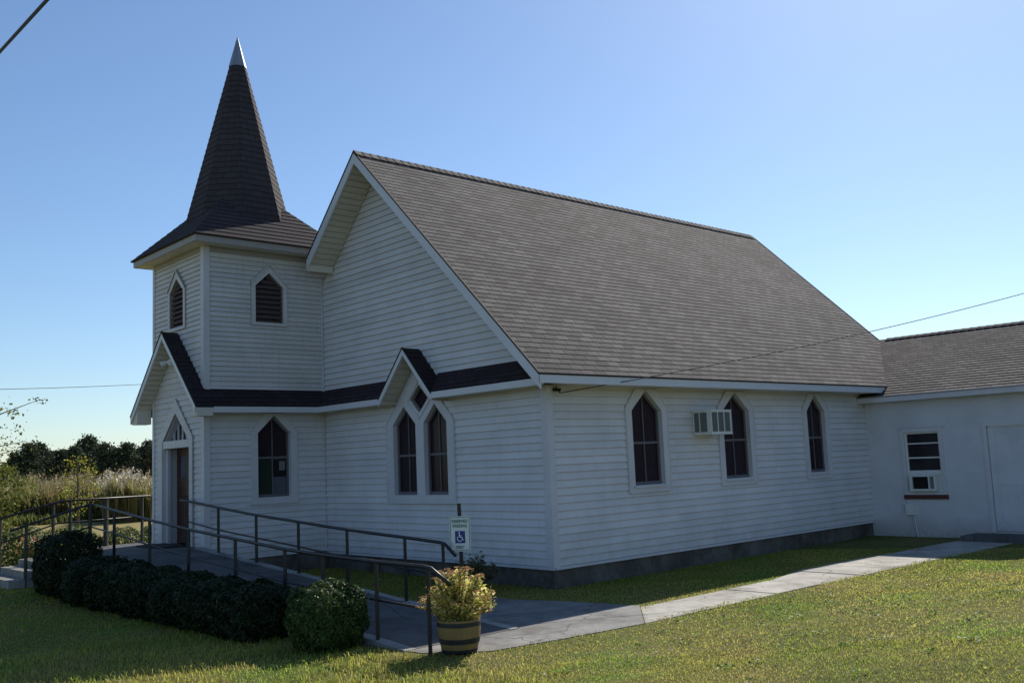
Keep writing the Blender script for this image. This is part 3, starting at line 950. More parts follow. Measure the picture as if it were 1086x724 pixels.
# ------------------------------------------------------------------ wall air conditioner
ac = empty('air_conditioner', (.2, 4.3, 2.14), 'beige air conditioner box sticking out of the clapboard wall beside the middle pointed window', 'air conditioner')
y0, y1, x1, z0, z1 = 3.98, 4.66, .45, 2.15, 2.60
MB().box((.03, y0 + .006, z0 + .006), (x1 - .025, y1 - .006, z1 - .006)).build('core', 'acgrill', ac)
h = MB()
h.box((.018, y0 - .01, z1 - .006), (x1 + .006, y1 + .01, z1 + .012)); h.box((.018, y0 - .01, z0 - .02), (x1 + .006, y1 + .01, z0 + .006))
fF = Fr((x1 - .002, 0, 0), (0, 1, 0), (0, 0, 1))
w3 = (y1 - y0 - .12) / 3
h.prism([rect(y0, z0, y1, z1), rect(y0 + .04, z0 + .035, y0 + .04 + w3, z1 - .035), rect(y0 + .06 + w3, z0 + .035, y0 + .06 + 2 * w3, z1 - .035), rect(y0 + .08 + 2 * w3, z0 + .035, y1 - .04, z1 - .035)], fF, -.02, 0)
for (yy, sg) in ((y0, 1), (y1, -1)):
    fS = Fr((0, yy, 0), (1, 0, 0), (0, 0, 1))
    h.prism([rect(.018, z0, x1 - .002, z1), rect(.05, z0 + .035, .17, z1 - .035), rect(.19, z0 + .035, .36, z1 - .035)], fS, -.006, .006)
h.build('housing', 'acwhite', ac)
g = MB()
for k in range(14):
    z = z0 + .045 + k * (z1 - z0 - .09) / 13
    g.box((x1 - .024, y0 + .03, z - .004), (x1 - .012, y1 - .03, z + .004))
    g.box((.04, y0 - .001, z - .004), (.37, y0 + .008, z + .004))
g.build('grille', 'acgrill', ac)

# ------------------------------------------------------------------ annex
annex = empty('annex_building', (4, 14, GZ), 'low white painted block annex with a shingled roof joining the back of the church', 'annex')
YA = 10.83; AE = 2.93; AR = 4.65; AYR = 13.83; AYE = 10.48
fa = Fr((0, YA, 0), (1, 0, 0), (0, 0, 1))
AW = rect(.90, .63, 1.82, 2.10)
AD = rect(2.85, -.215, 3.98, 2.13)
t = NT('painted_block_wall')
uv = t.coord('UV')
bk = t.node('ShaderNodeTexBrick'); bk.inputs['Scale'].default_value = 1; bk.inputs['Brick Width'].default_value = .40; bk.inputs['Row Height'].default_value = .20
bk.inputs['Mortar Size'].default_value = .008; bk.inputs['Mortar Smooth'].default_value = .6
t.link(uv, bk.inputs['Vector'])
n = t.noise(uv, 1.4, 6, .6)
cc = t.mix((.62, .62, .66), (.52, .52, .55), t.ramp(n, [(.4, G3(0)), (.75, G3(1))]))
sepu = t.node('ShaderNodeSeparateXYZ'); t.link(uv, sepu.inputs[0])
mr = t.node('ShaderNodeMapRange'); mr.inputs[1].default_value = .15; mr.inputs[2].default_value = -.38
t.link(sepu.outputs[1], mr.inputs[0])
mm = t.node('ShaderNodeMath', operation='MULTIPLY'); t.link(mr.outputs[0], mm.inputs[0]); t.link(t.noise(uv, 9, 5), mm.inputs[1])
cc = t.mix(cc, (.25, .22, .18), mm.outputs[0])
t.base(cc)
iv = t.node('ShaderNodeMath', operation='SUBTRACT'); iv.inputs[0].default_value = 1; t.link(bk.outputs['Fac'], iv.inputs[1])
t.bump(iv.outputs[0], .45, .004); t.set(.6)
M['annex_wall'] = t.m
MB().prism([rect(-.12, GZ - .2, 9, AE - .06), AW, AD], fa, -.2, 0).build('wall', 'annex_wall', annex)
MB().box((8.8, YA + .2, GZ - .2), (9, 17.0, AE)).build('wall', 'annex_wall', annex)
MB().box((0, 16.8, GZ - .2), (8.8, 17.0, AE - .06)).build('wall', 'annex_wall', annex)
gb = MB(); gb.prism([[(YA, AE - .1), (17, AE - .1), (AYR, AR - .1)]], Fr((9, 0, 0), (0, 1, 0), (0, 0, 1)), -.2, 0); gb.build('gable', 'annex_wall', annex)
sa = (AR - AE) / (AYR - AYE); la = math.hypot(AR - AE, AYR - AYE)
far_ = Fr((0, AYE, AE), (1, 0, 0), (0, AYR - AYE, AR - AE))
ar = MB(); ar.lap([[(-.03, 0), (9.4, 0), (9.4, la), (-.99, la)]], far_, COURSE, .010); ar.prism([[(-.02, 0.01), (9.4, 0.01), (9.4, la), (-.98, la)]], far_, -.07, -.002)
ar.build('roof', 'shingle', annex)
fa2 = Fr((9.4, 2 * AYR - AYE, AE), (-1, 0, 0), (0, -(AYR - AYE), AR - AE))
ar = MB(); ar.lap([rect(0, 0, 10.2, la)], fa2, COURSE, .010); ar.prism([rect(0, .01, 10.2, la)], fa2, -.07, -.002); ar.build('roof', 'shingle', annex)
rc = MB()
for k in range(50):
    x0 = -.75 + k * .203; x1 = x0 + .215
    for s_ in (1, -1):
        q = [Vector((x0, AYR, AR + .035)), Vector((x0, AYR - s_ * .13, AR + .035 - .13 * sa)), Vector((x1, AYR - s_ * .13, AR + .022 - .13 * sa)), Vector((x1, AYR, AR + .022))]
        rc.face(q if s_ < 0 else q[::-1]); rc.face([q[0], q[1], q[1] - Vector((0, 0, .04)), q[0] - Vector((0, 0, .04))])
        rc.face([q[1], q[2], q[2] - Vector((0, 0, .04)), q[1] - Vector((0, 0, .04))])
rc.build('ridge_cap', 'shingle', annex)
b_ = MB(); b_.box((.0, AYE - .0, AE - .135), (9.4, AYE + .025, AE - .014)); b_.build('eave_fascia', 'trim', annex)
b_ = MB(); b_.box((.0, AYE - .018, AE - .016), (9.4, AYE + .03, AE + .010)); b_.build('drip_edge', 'galv', annex)
b_ = MB(); b_.box((.0, AYE + .026, AE - .13), (9.4, YA - .0, AE - .11)); b_.build('soffit', 'trim', annex)
# window: frame, two sashes, four lights, brick sill
wf = MB().prism([rect(.86, .60, 1.86, 2.14), rect(.945, .66, 1.775, 2.055)], fa, -.06, .035).build('window', 'trim', annex)
hb = MB().prism([rect(.79, 2.15, 1.93, 2.19)], fa, .0, .03).build('window_head', 'annex_wall', wf)
s_ = MB()
s_.prism([rect(.945, 1.10, 1.775, 2.055), rect(.99, 1.80, 1.73, 2.01), rect(.99, 1.47, 1.73, 1.77), rect(.99, 1.16, 1.73, 1.435)], fa, -.055, -.02)
s_.prism([rect(.945, .66, 1.775, 1.10), rect(.985, .70, 1.735, 1.06)], fa, -.05, -.01)
s_.build('sash', 'acwhite', wf)
for a, b in ((1.80, 2.01), (1.47, 1.77), (1.16, 1.435)):
    MB().prism([rect(.98, a - .01, 1.74, b + .01)], fa, -.048, -.042).build('pane', 'glass_clear', wf)
MB().prism([rect(.98, .69, 1.74, 1.07)], fa, -.046, -.04).build('filler_panel', 'acwhite', wf)
sill = MB()
for k in range(14):
    sill.prism([rect(.835 + k * .0745, .50, .835 + k * .0745 + .067, .598)], fa, -.02, .055)
sill.build('brick_sill', 'brick', wf)
# unit in the window
wa = empty('air_conditioner', (1.33, YA - .15, .68), 'small grey faced window air conditioner in the lower sash of the annex window', 'air conditioner')
x0, x1 = 1.05, 1.66
hh = MB(); hh.prism([rect(x0, .69, x1, 1.065), rect(x0 + .06, .74, x1 - .17, 1.02), rect(x1 - .14, .74, x1 - .04, 1.02)], fa, .03, .16)
hh.box((x0, YA - .03, .69), (x1, YA + .045, 1.065)); hh.build('housing', 'acwhite', wa)
MB().prism([rect(x0 + .05, .73, x1 - .16, 1.03)], fa, .035, .11).build('grille', 'hole', wa)
MB().prism([rect(x1 - .15, .73, x1 - .03, 1.03)], fa, .035, .13).build('control_panel', 'acgrill', wa)
# door
df = MB().prism([[(2.77, -.215), (2.85, -.215), (2.85, 2.10), (3.98, 2.10), (3.98, -.215), (4.06, -.215), (4.06, 2.19), (2.77, 2.19)]], fa, .0, .045).build('door_frame', 'trim', annex)
dd = MB()
dd.prism([rect(2.86, -.2, 3.97, 2.09), rect(3.0, .0, 3.35, .8), rect(3.47, .0, 3.83, .8), rect(3.0, .95, 3.35, 1.95), rect(3.47, .95, 3.83, 1.95)], fa, -.06, -.012)
for q in (rect(3.0, .0, 3.35, .8), rect(3.47, .0, 3.83, .8), rect(3.0, .95, 3.35, 1.95), rect(3.47, .95, 3.83, 1.95)):
    dd.prism([q], fa, -.05, -.024)
do = dd.build('door', 'annex_wall', annex)
MB().tube([(3.88, YA - .0, .85), (3.88, YA - .05, .85), (3.88, YA - .08, .85)], [.015, .015, .03], 10).build('handle', 'galv', do)
# meter box
mbx = empty('utility_box', (.97, YA - .08, .13), 'small white utility box with a conduit running down the annex wall below its window', 'utility box')
bevel(MB().box((.87, YA - .11, .14), (1.09, YA - .002, .40)).build('box', 'acwhite', mbx), .01)
MB().tube([(1.04, YA - .035, .14), (1.05, YA - .035, -.1), (1.09, YA - .035, -.42)], .014, 8).build('conduit', 'acwhite', mbx)
MB().tube([(.93, YA - .03, .40), (.93, YA - .03, .46)], .014, 8).build('connector', 'acwhite', mbx)

# ------------------------------------------------------------------ hand rails
def rail(name, label, top, posts, mid, loc, group='ramp and step handrails', extra=None):
    root = empty(name, loc, label, 'handrail', group)
    MB().tube(top, .024, 10).build('top_rail', 'rail', root, smooth=True)
    for m_ in mid:
        MB().tube(m_, .016, 8).build('middle_rail', 'rail', root, smooth=True)
    for (x, y, zb, zt, w_) in posts:
        MB().sq((x, y, zb), (x, y, zt), w_).build('post', 'rail', root)
    return root
def interp(pts, x):
    for a, b in zip(pts, pts[1:]):
        if min(a[0], b[0]) - 1e-6 <= x <= max(a[0], b[0]) + 1e-6:
            t_ = (x - a[0]) / (b[0] - a[0]); return a[2] + t_ * (b[2] - a[2])
FY = -4.64
ftop = [(-8.52, FY, 1.285), (-8.1, FY, 1.255), (-7.2, FY, 1.17), (-5.49, FY, 1.02), (-3.85, FY, .89), (-2.17, FY, .787), (-.65, FY, .69), (.36, FY, .655), (1.62, FY, .625), (2.60, FY, .615), (2.74, FY, .60), (3.08, FY, .44)]
step_top = [(-8.52, -6.12, .87), (-8.52, FY, 1.285)]
posts = [(-8.52, FY, GZ, 1.28, .05)]
for x in (-7.2, -5.49, -3.85, -2.17, -.65, .36, 1.62, 2.68):
    posts.append((x, FY, (ramp_z(x) if x < 2.2 else WZ) - .03, interp(ftop, x) - .01, .042))
posts.append((-8.52, -5.83, GZ - .02, .94, .045))
fmid = [(-8.52, FY, .84), (-7.2, FY, .74), (-5.49, FY, .58), (-3.85, FY, .45), (-2.17, FY, .34), (-.65, FY, .24), (.36, FY, .20), (1.62, FY, .165), (2.68, FY, .14)]
rail('handrail', 'dark metal handrail along the front of the ramp, bending down to the barrel planter', step_top[:1] + ftop, posts, [fmid, [(-8.52, -5.83, .49), (-8.52, FY, .84)]], (0, FY, GZ))
BY = -3.0
btop = [(-8.0, BY, 1.27), (-7.7, BY, 1.255), (-6.22, BY, 1.128), (-4.67, BY, 1.002), (-3.15, BY, .909), (-1.62, BY, .81), (-.05, BY, .735), (.80, BY, .69), (.90, BY, .675), (1.14, BY, .52)]
posts = []
for x in (-7.7, -6.22, -4.67, -3.15, -1.62, -.05, .86):
    posts.append((x, BY, ramp_z(max(x, -7.19)) - .03, interp(btop, x) - .01, .042))
bmid = [(-7.7, BY, .84), (-6.22, BY, .70), (-3.15, BY, .49), (-1.62, BY, .38), (-.05, BY, .29), (.86, BY, .23)]
rail('handrail', 'dark metal handrail between the ramp and the church wall', btop, posts, [bmid], (0, BY, GZ))
LX = -10.30
ltop = [(LX, -6.15, .98), (LX, -4.66, 1.335), (LX, -4.4, 1.345), (LX, -2.72, 1.345)]
posts = [(LX, -5.83, GZ - .02, 1.04, .045), (LX, -4.80, PZ - .4, 1.30, .045), (LX, -4.45, PZ - .02, 1.34, .055), (LX, -2.9, PZ - .02, 1.34, .05), (LX, -3.70, PZ - .02, 1.34, .08)]
rail('handrail', 'dark metal handrail at the far side of the porch, sloping down over the steps', ltop, posts, [[(LX, -5.83, .55), (LX, -4.70, .88), (LX, -2.9, .90)]], (LX, -4, GZ))

dm = MB().prism([rect(-9.2, -3.45, -8.0, -2.86)], fz, PZ + .002, PZ + .03).build('doormat', 'mat', merge=True)
tag(dm, 'black doormat on the porch in front of the red door', 'doormat')

# ------------------------------------------------------------------ parking sign
M['sign_white'] = simple('sign_white', (.72, .74, .72), .4, 0, 5, .04, 0)
M['sign_green'] = simple('sign_green', (.03, .16, .09), .45, 0, 5, .1, 0)
M['sign_blue'] = simple('sign_blue', (.02, .03, .20), .45, 0, 5, .1, 0)
SX, SY = 1.0, -2.78
sgn = empty('parking_sign', (SX, SY, WZ), 'white and green reserved parking sign with blue wheelchair symbol on a dark post', 'sign')
MB().sq((SX - .02, SY + .02, WZ - .05), (SX - .045, SY + .02, 1.22), .05).build('post', 'rail', sgn)
nrm = Vector((.52, -.854, 0)); ru = Vector((.854, .52, .0)).normalized()
fs_ = Fr(Vector((SX, SY, .80)) + nrm * .035, ru, (0, 0, 1))
hw, hh_ = .155, .245
def rrect(w_, h_, r_):
    pts = []
    for cx_, cy_, a0 in ((w_ - r_, -h_ + r_, -90), (w_ - r_, h_ - r_, 0), (-w_ + r_, h_ - r_, 90), (-w_ + r_, -h_ + r_, 180)):
        for k in range(5):
            a = R(a0 + 22.5 * k); pts.append((cx_ + r_ * math.cos(a), cy_ + r_ * math.sin(a)))
    return pts
plate = MB().prism([rrect(hw, hh_, .03)], fs_, -.004, 0).build('plate', 'sign_white', sgn)
MB().prism([rrect(hw - .010, hh_ - .010, .025), rrect(hw - .018, hh_ - .018, .020)], fs_, .0005, .0015).build('border', 'sign_green', plate)
def text(body, size, b, mat, width):
    cu = bpy.data.curves.new('lettering', 'FONT'); cu.body = body; cu.size = size; cu.align_x = 'CENTER'; cu.extrude = .0006; cu.offset = .0016
    o = bpy.data.objects.new('tmp', cu); COL.objects.link(o)
    bpy.context.view_layer.update()
    me = bpy.data.meshes.new_from_object(o.evaluated_get(bpy.context.evaluated_depsgraph_get()))
    bpy.data.objects.remove(o)
    xs = [v.co.x for v in me.vertices]; k = width / (max(xs) - min(xs))
    for v in me.vertices:
        v.co = fs_.p(v.co.x * k, v.co.y + b, .002 + v.co.z)
    me.materials.clear()
    return link('lettering', me, mat, plate)
text('RESERVED', .062, .155, 'sign_green', .235)
text('PARKING', .062, .090, 'sign_green', .215)
text('ONLY', .062, -.205, 'sign_green', .125)
MB().prism([rrect(.075, .085, .008)], Fr(fs_.p(0, -.045), fs_.u, fs_.v), .0008, .002).build('symbol_panel', 'sign_blue', plate)
sy = MB(); fo = Fr(fs_.p(0, -.045), fs_.u, fs_.v)
def stroke(p, q, w_):
    d = Vector((q[0] - p[0], q[1] - p[1])).normalized(); nn = Vector((-d.y, d.x)) * w_ / 2
    sy.prism([[(p[0] - nn.x, p[1] - nn.y), (q[0] - nn.x, q[1] - nn.y), (q[0] + nn.x, q[1] + nn.y), (p[0] + nn.x, p[1] + nn.y)]], fo, .0022, .0032)
sy.prism([[(-.012 + .012 * math.cos(R(a)), .060 + .012 * math.sin(R(a))) for a in range(0, 360, 30)]], fo, .0022, .0032)
stroke((-.012, .046), (-.006, .0), .015); stroke((-.010, .022), (.022, .020), .009); stroke((-.008, .002), (.026, -.002), .013); stroke((.026, .0), (.040, -.040), .012); stroke((.038, -.042), (.056, -.036), .010)
ring = [( -.006 + .040 * math.cos(R(a)), -.022 + .040 * math.sin(R(a))) for a in range(120, 345, 15)] + [(-.006 + .030 * math.cos(R(a)), -.022 + .030 * math.sin(R(a))) for a in range(330, 105, -15)]
sy.prism([ring], fo, .0022, .0032)
sy.build('wheelchair_symbol', 'sign_white', plate)

# ------------------------------------------------------------------ foliage meshes
def leaf_mesh(name, pos, nrm, size, colors, mat, parent=None, aspect=1.8, curl=True):
    """one folded leaf (two quads along a midrib) per position; everything is real leaf-sized geometry"""
    n = len(pos)
    up = nrm / np.linalg.norm(nrm, axis=1, keepdims=True)
    rnd = rng.normal(size=(n, 3))
    a = np.cross(up, rnd); a /= np.linalg.norm(a, axis=1, keepdims=True)
    b = np.cross(up, a)
    s = size[:, None]
    L = a * s * aspect; Wd = b * s * .5
    fold = up * s * .15
    v = np.empty((n, 6, 3))
    v[:, 0] = pos - L * .5; v[:, 1] = pos - L * .05 + Wd + fold; v[:, 2] = pos + L * .5
    v[:, 3] = pos - L * .05 - Wd + fold; v[:, 4] = pos - L * .5; v[:, 5] = pos + L * .5
    me = bpy.data.meshes.new(name)
    me.vertices.add(n * 4)
    vv = np.stack([v[:, 0], v[:, 1], v[:, 2], v[:, 3]], 1)
    me.vertices.foreach_set('co', vv.reshape(-1))
    idx = (np.arange(n)[:, None] * 4 + np.array([0, 1, 2, 0, 2, 3])[None]).reshape(-1)
    me.loops.add(n * 6); me.loops.foreach_set('vertex_index', idx)
    me.polygons.add(n * 2)
    me.polygons.foreach_set('loop_start', np.arange(0, n * 6, 3)); me.polygons.foreach_set('loop_total', np.full(n * 2, 3))
    me.update(calc_edges=True)
    ca = me.color_attributes.new('col', 'FLOAT_COLOR', 'POINT')
    c4 = np.ones((n, 4, 4)); c4[:, :, :3] = colors[:, None, :]
    ca.data.foreach_set('color', c4.reshape(-1))
    return link(name, me, mat, parent)

def palette(n, cols, w=None, jit=.15):
    cols = np.array(cols); k = rng.choice(len(cols), n, p=w)
    c = cols[k] * (1 + rng.normal(0, jit, (n, 1)))
    return np.clip(c, .003, 1)

def boxy_bush(name, c, rx, ry, hz, n, label, group=None, cols=None, leaf=.022, sq=3.0, cat='bush'):
    """clipped evergreen: leaves through a super-ellipsoid shell, twigs inside"""
    gz = float(ground_h(c[0], c[1]))
    root = empty(name, (c[0], c[1], gz), label, cat, group)
    d = rng.normal(size=(n, 3)); d /= np.linalg.norm(d, axis=1, keepdims=True)
    rad = 1.0 / (np.abs(d[:, 0]) ** sq + np.abs(d[:, 1]) ** sq + np.abs(d[:, 2]) ** sq) ** (1 / sq)
    f = 1 - .22 * rng.random(n) ** 2 + np.where(rng.random(n) < .05, .07 * rng.random(n), 0)
    ph = rng.random(6) * 6
    lump = 1 + .075 * np.sin(5 * d[:, 0] + ph[0]) * np.sin(5 * d[:, 1] + ph[1]) + .04 * np.sin(9 * d[:, 2] + 6 * d[:, 0] + ph[2]) + .03 * np.sin(14 * d[:, 1] + 11 * d[:, 2] + ph[3])
    p = d * (rad * f * lump)[:, None]
    p *= np.array([rx, ry, hz * .56])
    p[:, 2] += hz * .50
    p += np.array([c[0], c[1], gz])
    keep = p[:, 2] > gz + .02
    p = p[keep]; d = d[keep]
    n = len(p)
    nr = d + rng.normal(0, .55, (n, 3)) + np.array([0, 0, .35])
    cols = cols or [(.020, .040, .012), (.030, .058, .015), (.045, .075, .020)]
    leaf_mesh('foliage', p, nr, leaf * (.7 + .6 * rng.random(n)), palette(n, cols), 'leaf', root)
    core = MB()
    for k in range(16):
        a = rng.random() * 6.283; e = rng.random()
        q = Vector((c[0], c[1], gz)); tip = Vector((c[0] + math.cos(a) * rx * .75 * e, c[1] + math.sin(a) * ry * .75 * e, gz + hz * (.6 + .3 * rng.random())))
        core.tube([q + Vector((math.cos(a) * .04, math.sin(a) * .04, -.03)), q.lerp(tip, .5) + Vector((0, 0, -.03)), tip], [.014, .010, .004], 5)
    core.build('stem', 'bark', root)
    return root

bushes = [(-7.30, -5.44, .52, .54, 1.02, 'tallest dark clipped boxwood bush beside the porch steps'),
          (-6.05, -5.38, .60, .55, .74, 'dark clipped boxwood bush right of the tallest bush by the steps'),
          (-4.75, -5.36, .60, .52, .70, 'low dark clipped bush, third from the steps in the hedge along the ramp'),
          (-3.65, -5.34, .62, .52, .68, 'low dark clipped bush, fourth from the steps in the hedge along the ramp'),
          (-2.55, -5.32, .62, .52, .66, 'low dark clipped bush, fifth from the steps in the hedge along the ramp'),
          (-1.45, -5.30, .62, .52, .64, 'low dark clipped bush, third from the sunlit round bush'),
          (-.30, -5.28, .60, .50, .64, 'low dark clipped bush right behind the sunlit round bush')]
for (x, y, rx, ry, hz, lb) in bushes:
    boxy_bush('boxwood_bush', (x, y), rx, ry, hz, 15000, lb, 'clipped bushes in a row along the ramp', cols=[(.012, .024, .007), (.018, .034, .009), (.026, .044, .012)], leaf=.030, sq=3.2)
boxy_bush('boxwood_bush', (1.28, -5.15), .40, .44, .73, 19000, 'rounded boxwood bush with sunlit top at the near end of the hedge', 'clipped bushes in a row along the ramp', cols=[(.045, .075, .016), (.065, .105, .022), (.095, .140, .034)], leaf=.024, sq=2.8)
# shrub by the foundation
def loose_shrub(name, c, r_, h_, n, label, cols, cat='shrub', leaf=.03, mat='leaf', group=None):
    gz = float(ground_h(*c)); root = empty(name, (c[0], c[1], gz), label, cat, group)
    st = MB(); P_ = []
    ns = 34
    for k in range(ns):
        a = rng.random() * 6.283; q = rng.random() ** .6
        tip = Vector((c[0] + math.cos(a) * r_ * q, c[1] + math.sin(a) * r_ * q, gz + h_ * (1 - .35 * q * q) * (.75 + .3 * rng.random())))
        b0_ = Vector((c[0] + math.cos(a) * .06, c[1] + math.sin(a) * .06, gz - .02)); m_ = b0_.lerp(tip, .5) + Vector((0, 0, h_ * .1))
        st.tube([b0_, m_, tip], [.008, .006, .003], 4)
        for j in range(n // ns):
            t_ = .25 + .75 * rng.random(); p_ = b0_.lerp(m_, t_ * 2) if t_ < .5 else m_.lerp(tip, t_ * 2 - 1)
            P_.append(np.array(p_) + rng.normal(0, .035, 3))
    P_ = np.array(P_); n = len(P_)
    leaf_mesh('foliage', P_, rng.normal(size=(n, 3)) + np.array([0, 0, .8]), leaf * (.6 + .8 * rng.random(n)), palette(n, cols), mat, root)
    st.build('stem', 'bark', root)
    return root
loose_shrub('dried_shrub', (-.95, -.95), .42, .60, 1700, 'small dull olive shrub against the foundation behind the potted sedum', [(.12, .13, .06), (.17, .15, .08), (.09, .11, .04)])

# hedge plants at the far side of the porch
hg = [(-12.1, -4.9), (-12.4, -3.9), (-12.2, -2.6), (-12.9, -1.4), (-13.9, -3.2)]
names_ = ['green bush with red blooms beside it, left of the porch steps', 'green bush behind the tallest clipped bush, just beyond the porch', 'green bush beyond the porch, seen between the thick rail post and the tower corner', 'green bush mostly hidden behind the corner of the tower',
          'farther green bush at the edge of the dry field behind the sloping step rail']
for k, (x, y) in enumerate(hg):
    boxy_bush('garden_bush', (x, y), .62, .6, .88 + .10 * rng.random(), 5200, names_[k], 'garden bushes beyond the porch', cols=[(.05, .085, .018), (.09, .13, .025), (.15, .17, .03)], leaf=.035, sq=2.3)
# red blooms
def flowers(c, n, label, col):
    gz = float(ground_h(*c)); root = empty('flowering_plant', (c[0], c[1], gz), label, 'flowers')
    p = np.array([c[0], c[1], gz]) + np.stack([rng.normal(0, .17, n), rng.normal(0, .17, n), .45 + rng.random(n) * .35], 1)
    leaf_mesh('bloom', p, rng.normal(size=(n, 3)), .05 * (.7 + .6 * rng.random(n)), palette(n, col), 'dry', root)
    m = 500
    p = np.array([c[0], c[1], gz]) + np.stack([rng.normal(0, .16, m), rng.normal(0, .16, m), rng.random(m) * .65], 1)
    leaf_mesh('foliage', p, rng.normal(size=(m, 3)), .04 * (.7 + .6 * rng.random(m)), palette(m, [(.05, .09, .02), (.09, .13, .03)]), 'leaf', root)
flowers((-11.1, -5.0), 60, 'plant with red orange blooms above the top step', [(.30, .07, .05), (.36, .14, .08)])
flowers((-11.2, -4.3), 70, 'plant with yellow and pink blooms behind the far rail', [(.42, .36, .08), (.40, .17, .14)])

# ------------------------------------------------------------------ barrel planter and sedum
BX, BYY = 2.83, -4.33
pl_ = empty('barrel_planter', (BX, BYY, WZ), 'half wooden barrel planter with dark metal hoops by the end of the ramp rail', 'planter')
M['barrel'] = simple('ochre_barrel_wood', (.27, .175, .062), .75, 0, 7, .35, .3)
M['hoop'] = simple('worn_black_hoop', (.035, .035, .04), .6, .3, 9, .8, .2)
M['soil'] = simple('potting_soil', (.03, .022, .015), .95, 0, 40, .4, .5)
def lathe(prof, seg=32, c=(BX, BYY)):
    mb = MB()
    for i in range(len(prof) - 1):
        for k in range(seg):
            a, b = 2 * math.pi * k / seg, 2 * math.pi * (k + 1) / seg
            (r1, z1_), (r2, z2_) = prof[i], prof[i + 1]
            mb.face([(c[0] + r1 * math.cos(a), c[1] + r1 * math.sin(a), z1_), (c[0] + r1 * math.cos(b), c[1] + r1 * math.sin(b), z1_), (c[0] + r2 * math.cos(b), c[1] + r2 * math.sin(b), z2_), (c[0] + r2 * math.cos(a), c[1] + r2 * math.sin(a), z2_)])
    return mb
br_z = lambda t_: WZ + .005 + .365 * t_
rad_b = lambda t_: .200 + .050 * t_ + .018 * math.sin(math.pi * t_)
st = MB(); ns = 22
for k in range(ns):
    a0 = 2 * math.pi * k / ns + .004; a1 = 2 * math.pi * (k + 1) / ns - .004
    for j in range(8):
        t0, t1 = j / 8, (j + 1) / 8
        q = lambda a, t_, e: (BX + (rad_b(t_) + e) * math.cos(a), BYY + (rad_b(t_) + e) * math.sin(a), br_z(t_))
        am = (a0 + a1) / 2
        for (b0_, b1_) in ((a0, am), (am, a1)):
            st.face([q(b0_, t0, 0), q(b1_, t0, 0), q(b1_, t1, 0), q(b0_, t1, 0)])
            st.face([q(b1_, t0, -.028), q(b0_, t0, -.028), q(b0_, t1, -.028), q(b1_, t1, -.028)])
        st.face([q(a0, t1, 0), q(a0, t1, -.028), q(a0, t0, -.028), q(a0, t0, 0)]); st.face([q(a1, t0, 0), q(a1, t0, -.028), q(a1, t1, -.028), q(a1, t1, 0)])
    st.face([q(a0, 1, 0), q(a1, 1, 0), q(a1, 1, -.028), q(a0, 1, -.028)])
st.build('staves', 'barrel', pl_)
for t0, t1 in ((.80, .93), (.28, .44), (.0, .10)):
    lathe([(rad_b(t0) - .002, br_z(t0)), (rad_b(t0) + .006, br_z(t0)), (rad_b(t1) + .006, br_z(t1)), (rad_b(t1) - .002, br_z(t1))]).build('hoop', 'hoop', pl_, merge=True)
lathe([(rad_b(.88) - .026, br_z(.88)), (.12, br_z(.92)), (.001, br_z(.93))]).build('soil', 'soil', pl_, merge=True)
sd = empty('sedum_plant', (BX, BYY, br_z(.9)), 'bushy yellowing sedum with rusty flower heads growing in the barrel', 'potted plant')
st = MB(); LP = []; LN = []; HP = []
top0 = Vector((BX, BYY, br_z(.9)))
for k in range(125):
    a = rng.random() * 6.283; q = rng.random() ** .45
    lean = q * .47
    hgt = (.58 - .42 * q ** 3) * (.82 + .25 * rng.random())
    b0_ = top0 + Vector((math.cos(a) * .17 * q, math.sin(a) * .17 * q, -.03))
    tip = top0 + Vector((math.cos(a) * lean, math.sin(a) * lean, hgt))
    m_ = b0_.lerp(tip, .5) + Vector((math.cos(a), math.sin(a), 0)) * (-.03) + Vector((0, 0, .04))
    st.tube([b0_, m_, tip], [.006, .005, .004], 5)
    for j in range(30):
        t_ = .10 + .88 * j / 30
        p_ = b0_.lerp(m_, t_ * 2) if t_ < .5 else m_.lerp(tip, t_ * 2 - 1)
        an = j * 2.4 + rng.random()
        out = Vector((math.cos(an), math.sin(an), .25))
        LP.append(np.array(p_ + out * .035)); LN.append(np.array(Vector((-math.cos(an) * .4, -math.sin(an) * .4, 1))) + rng.normal(0, .45, 3))
    if rng.random() < .62:
        for j in range(46):
            rr_ = .045 * math.sqrt(rng.random()); an = rng.random() * 6.283
            HP.append(np.array(tip) + np.array([rr_ * math.cos(an), rr_ * math.sin(an), .012 + .012 * rng.random() - rr_ * .25]))
LP = np.array(LP); LN = np.array(LN); HP = np.array(HP)
cols = palette(len(LP), [(.78, .68, .24), (.85, .78, .42), (.55, .56, .13), (.56, .38, .14), (.30, .36, .07)], [.32, .28, .2, .07, .13], .12)
leaf_mesh('foliage', LP, LN, .036 * (.7 + .6 * rng.random(len(LP))), cols, 'dry', sd, 1.6)
leaf_mesh('flower_head', HP, rng.normal(size=HP.shape) + np.array([0, 0, 1.2]), .012 * (.7 + .6 * rng.random(len(HP))), palette(len(HP), [(.42, .24, .12), (.48, .32, .15), (.34, .14, .09)]), 'dry', sd, 1.1)
st.build('stem', 'bark', sd)

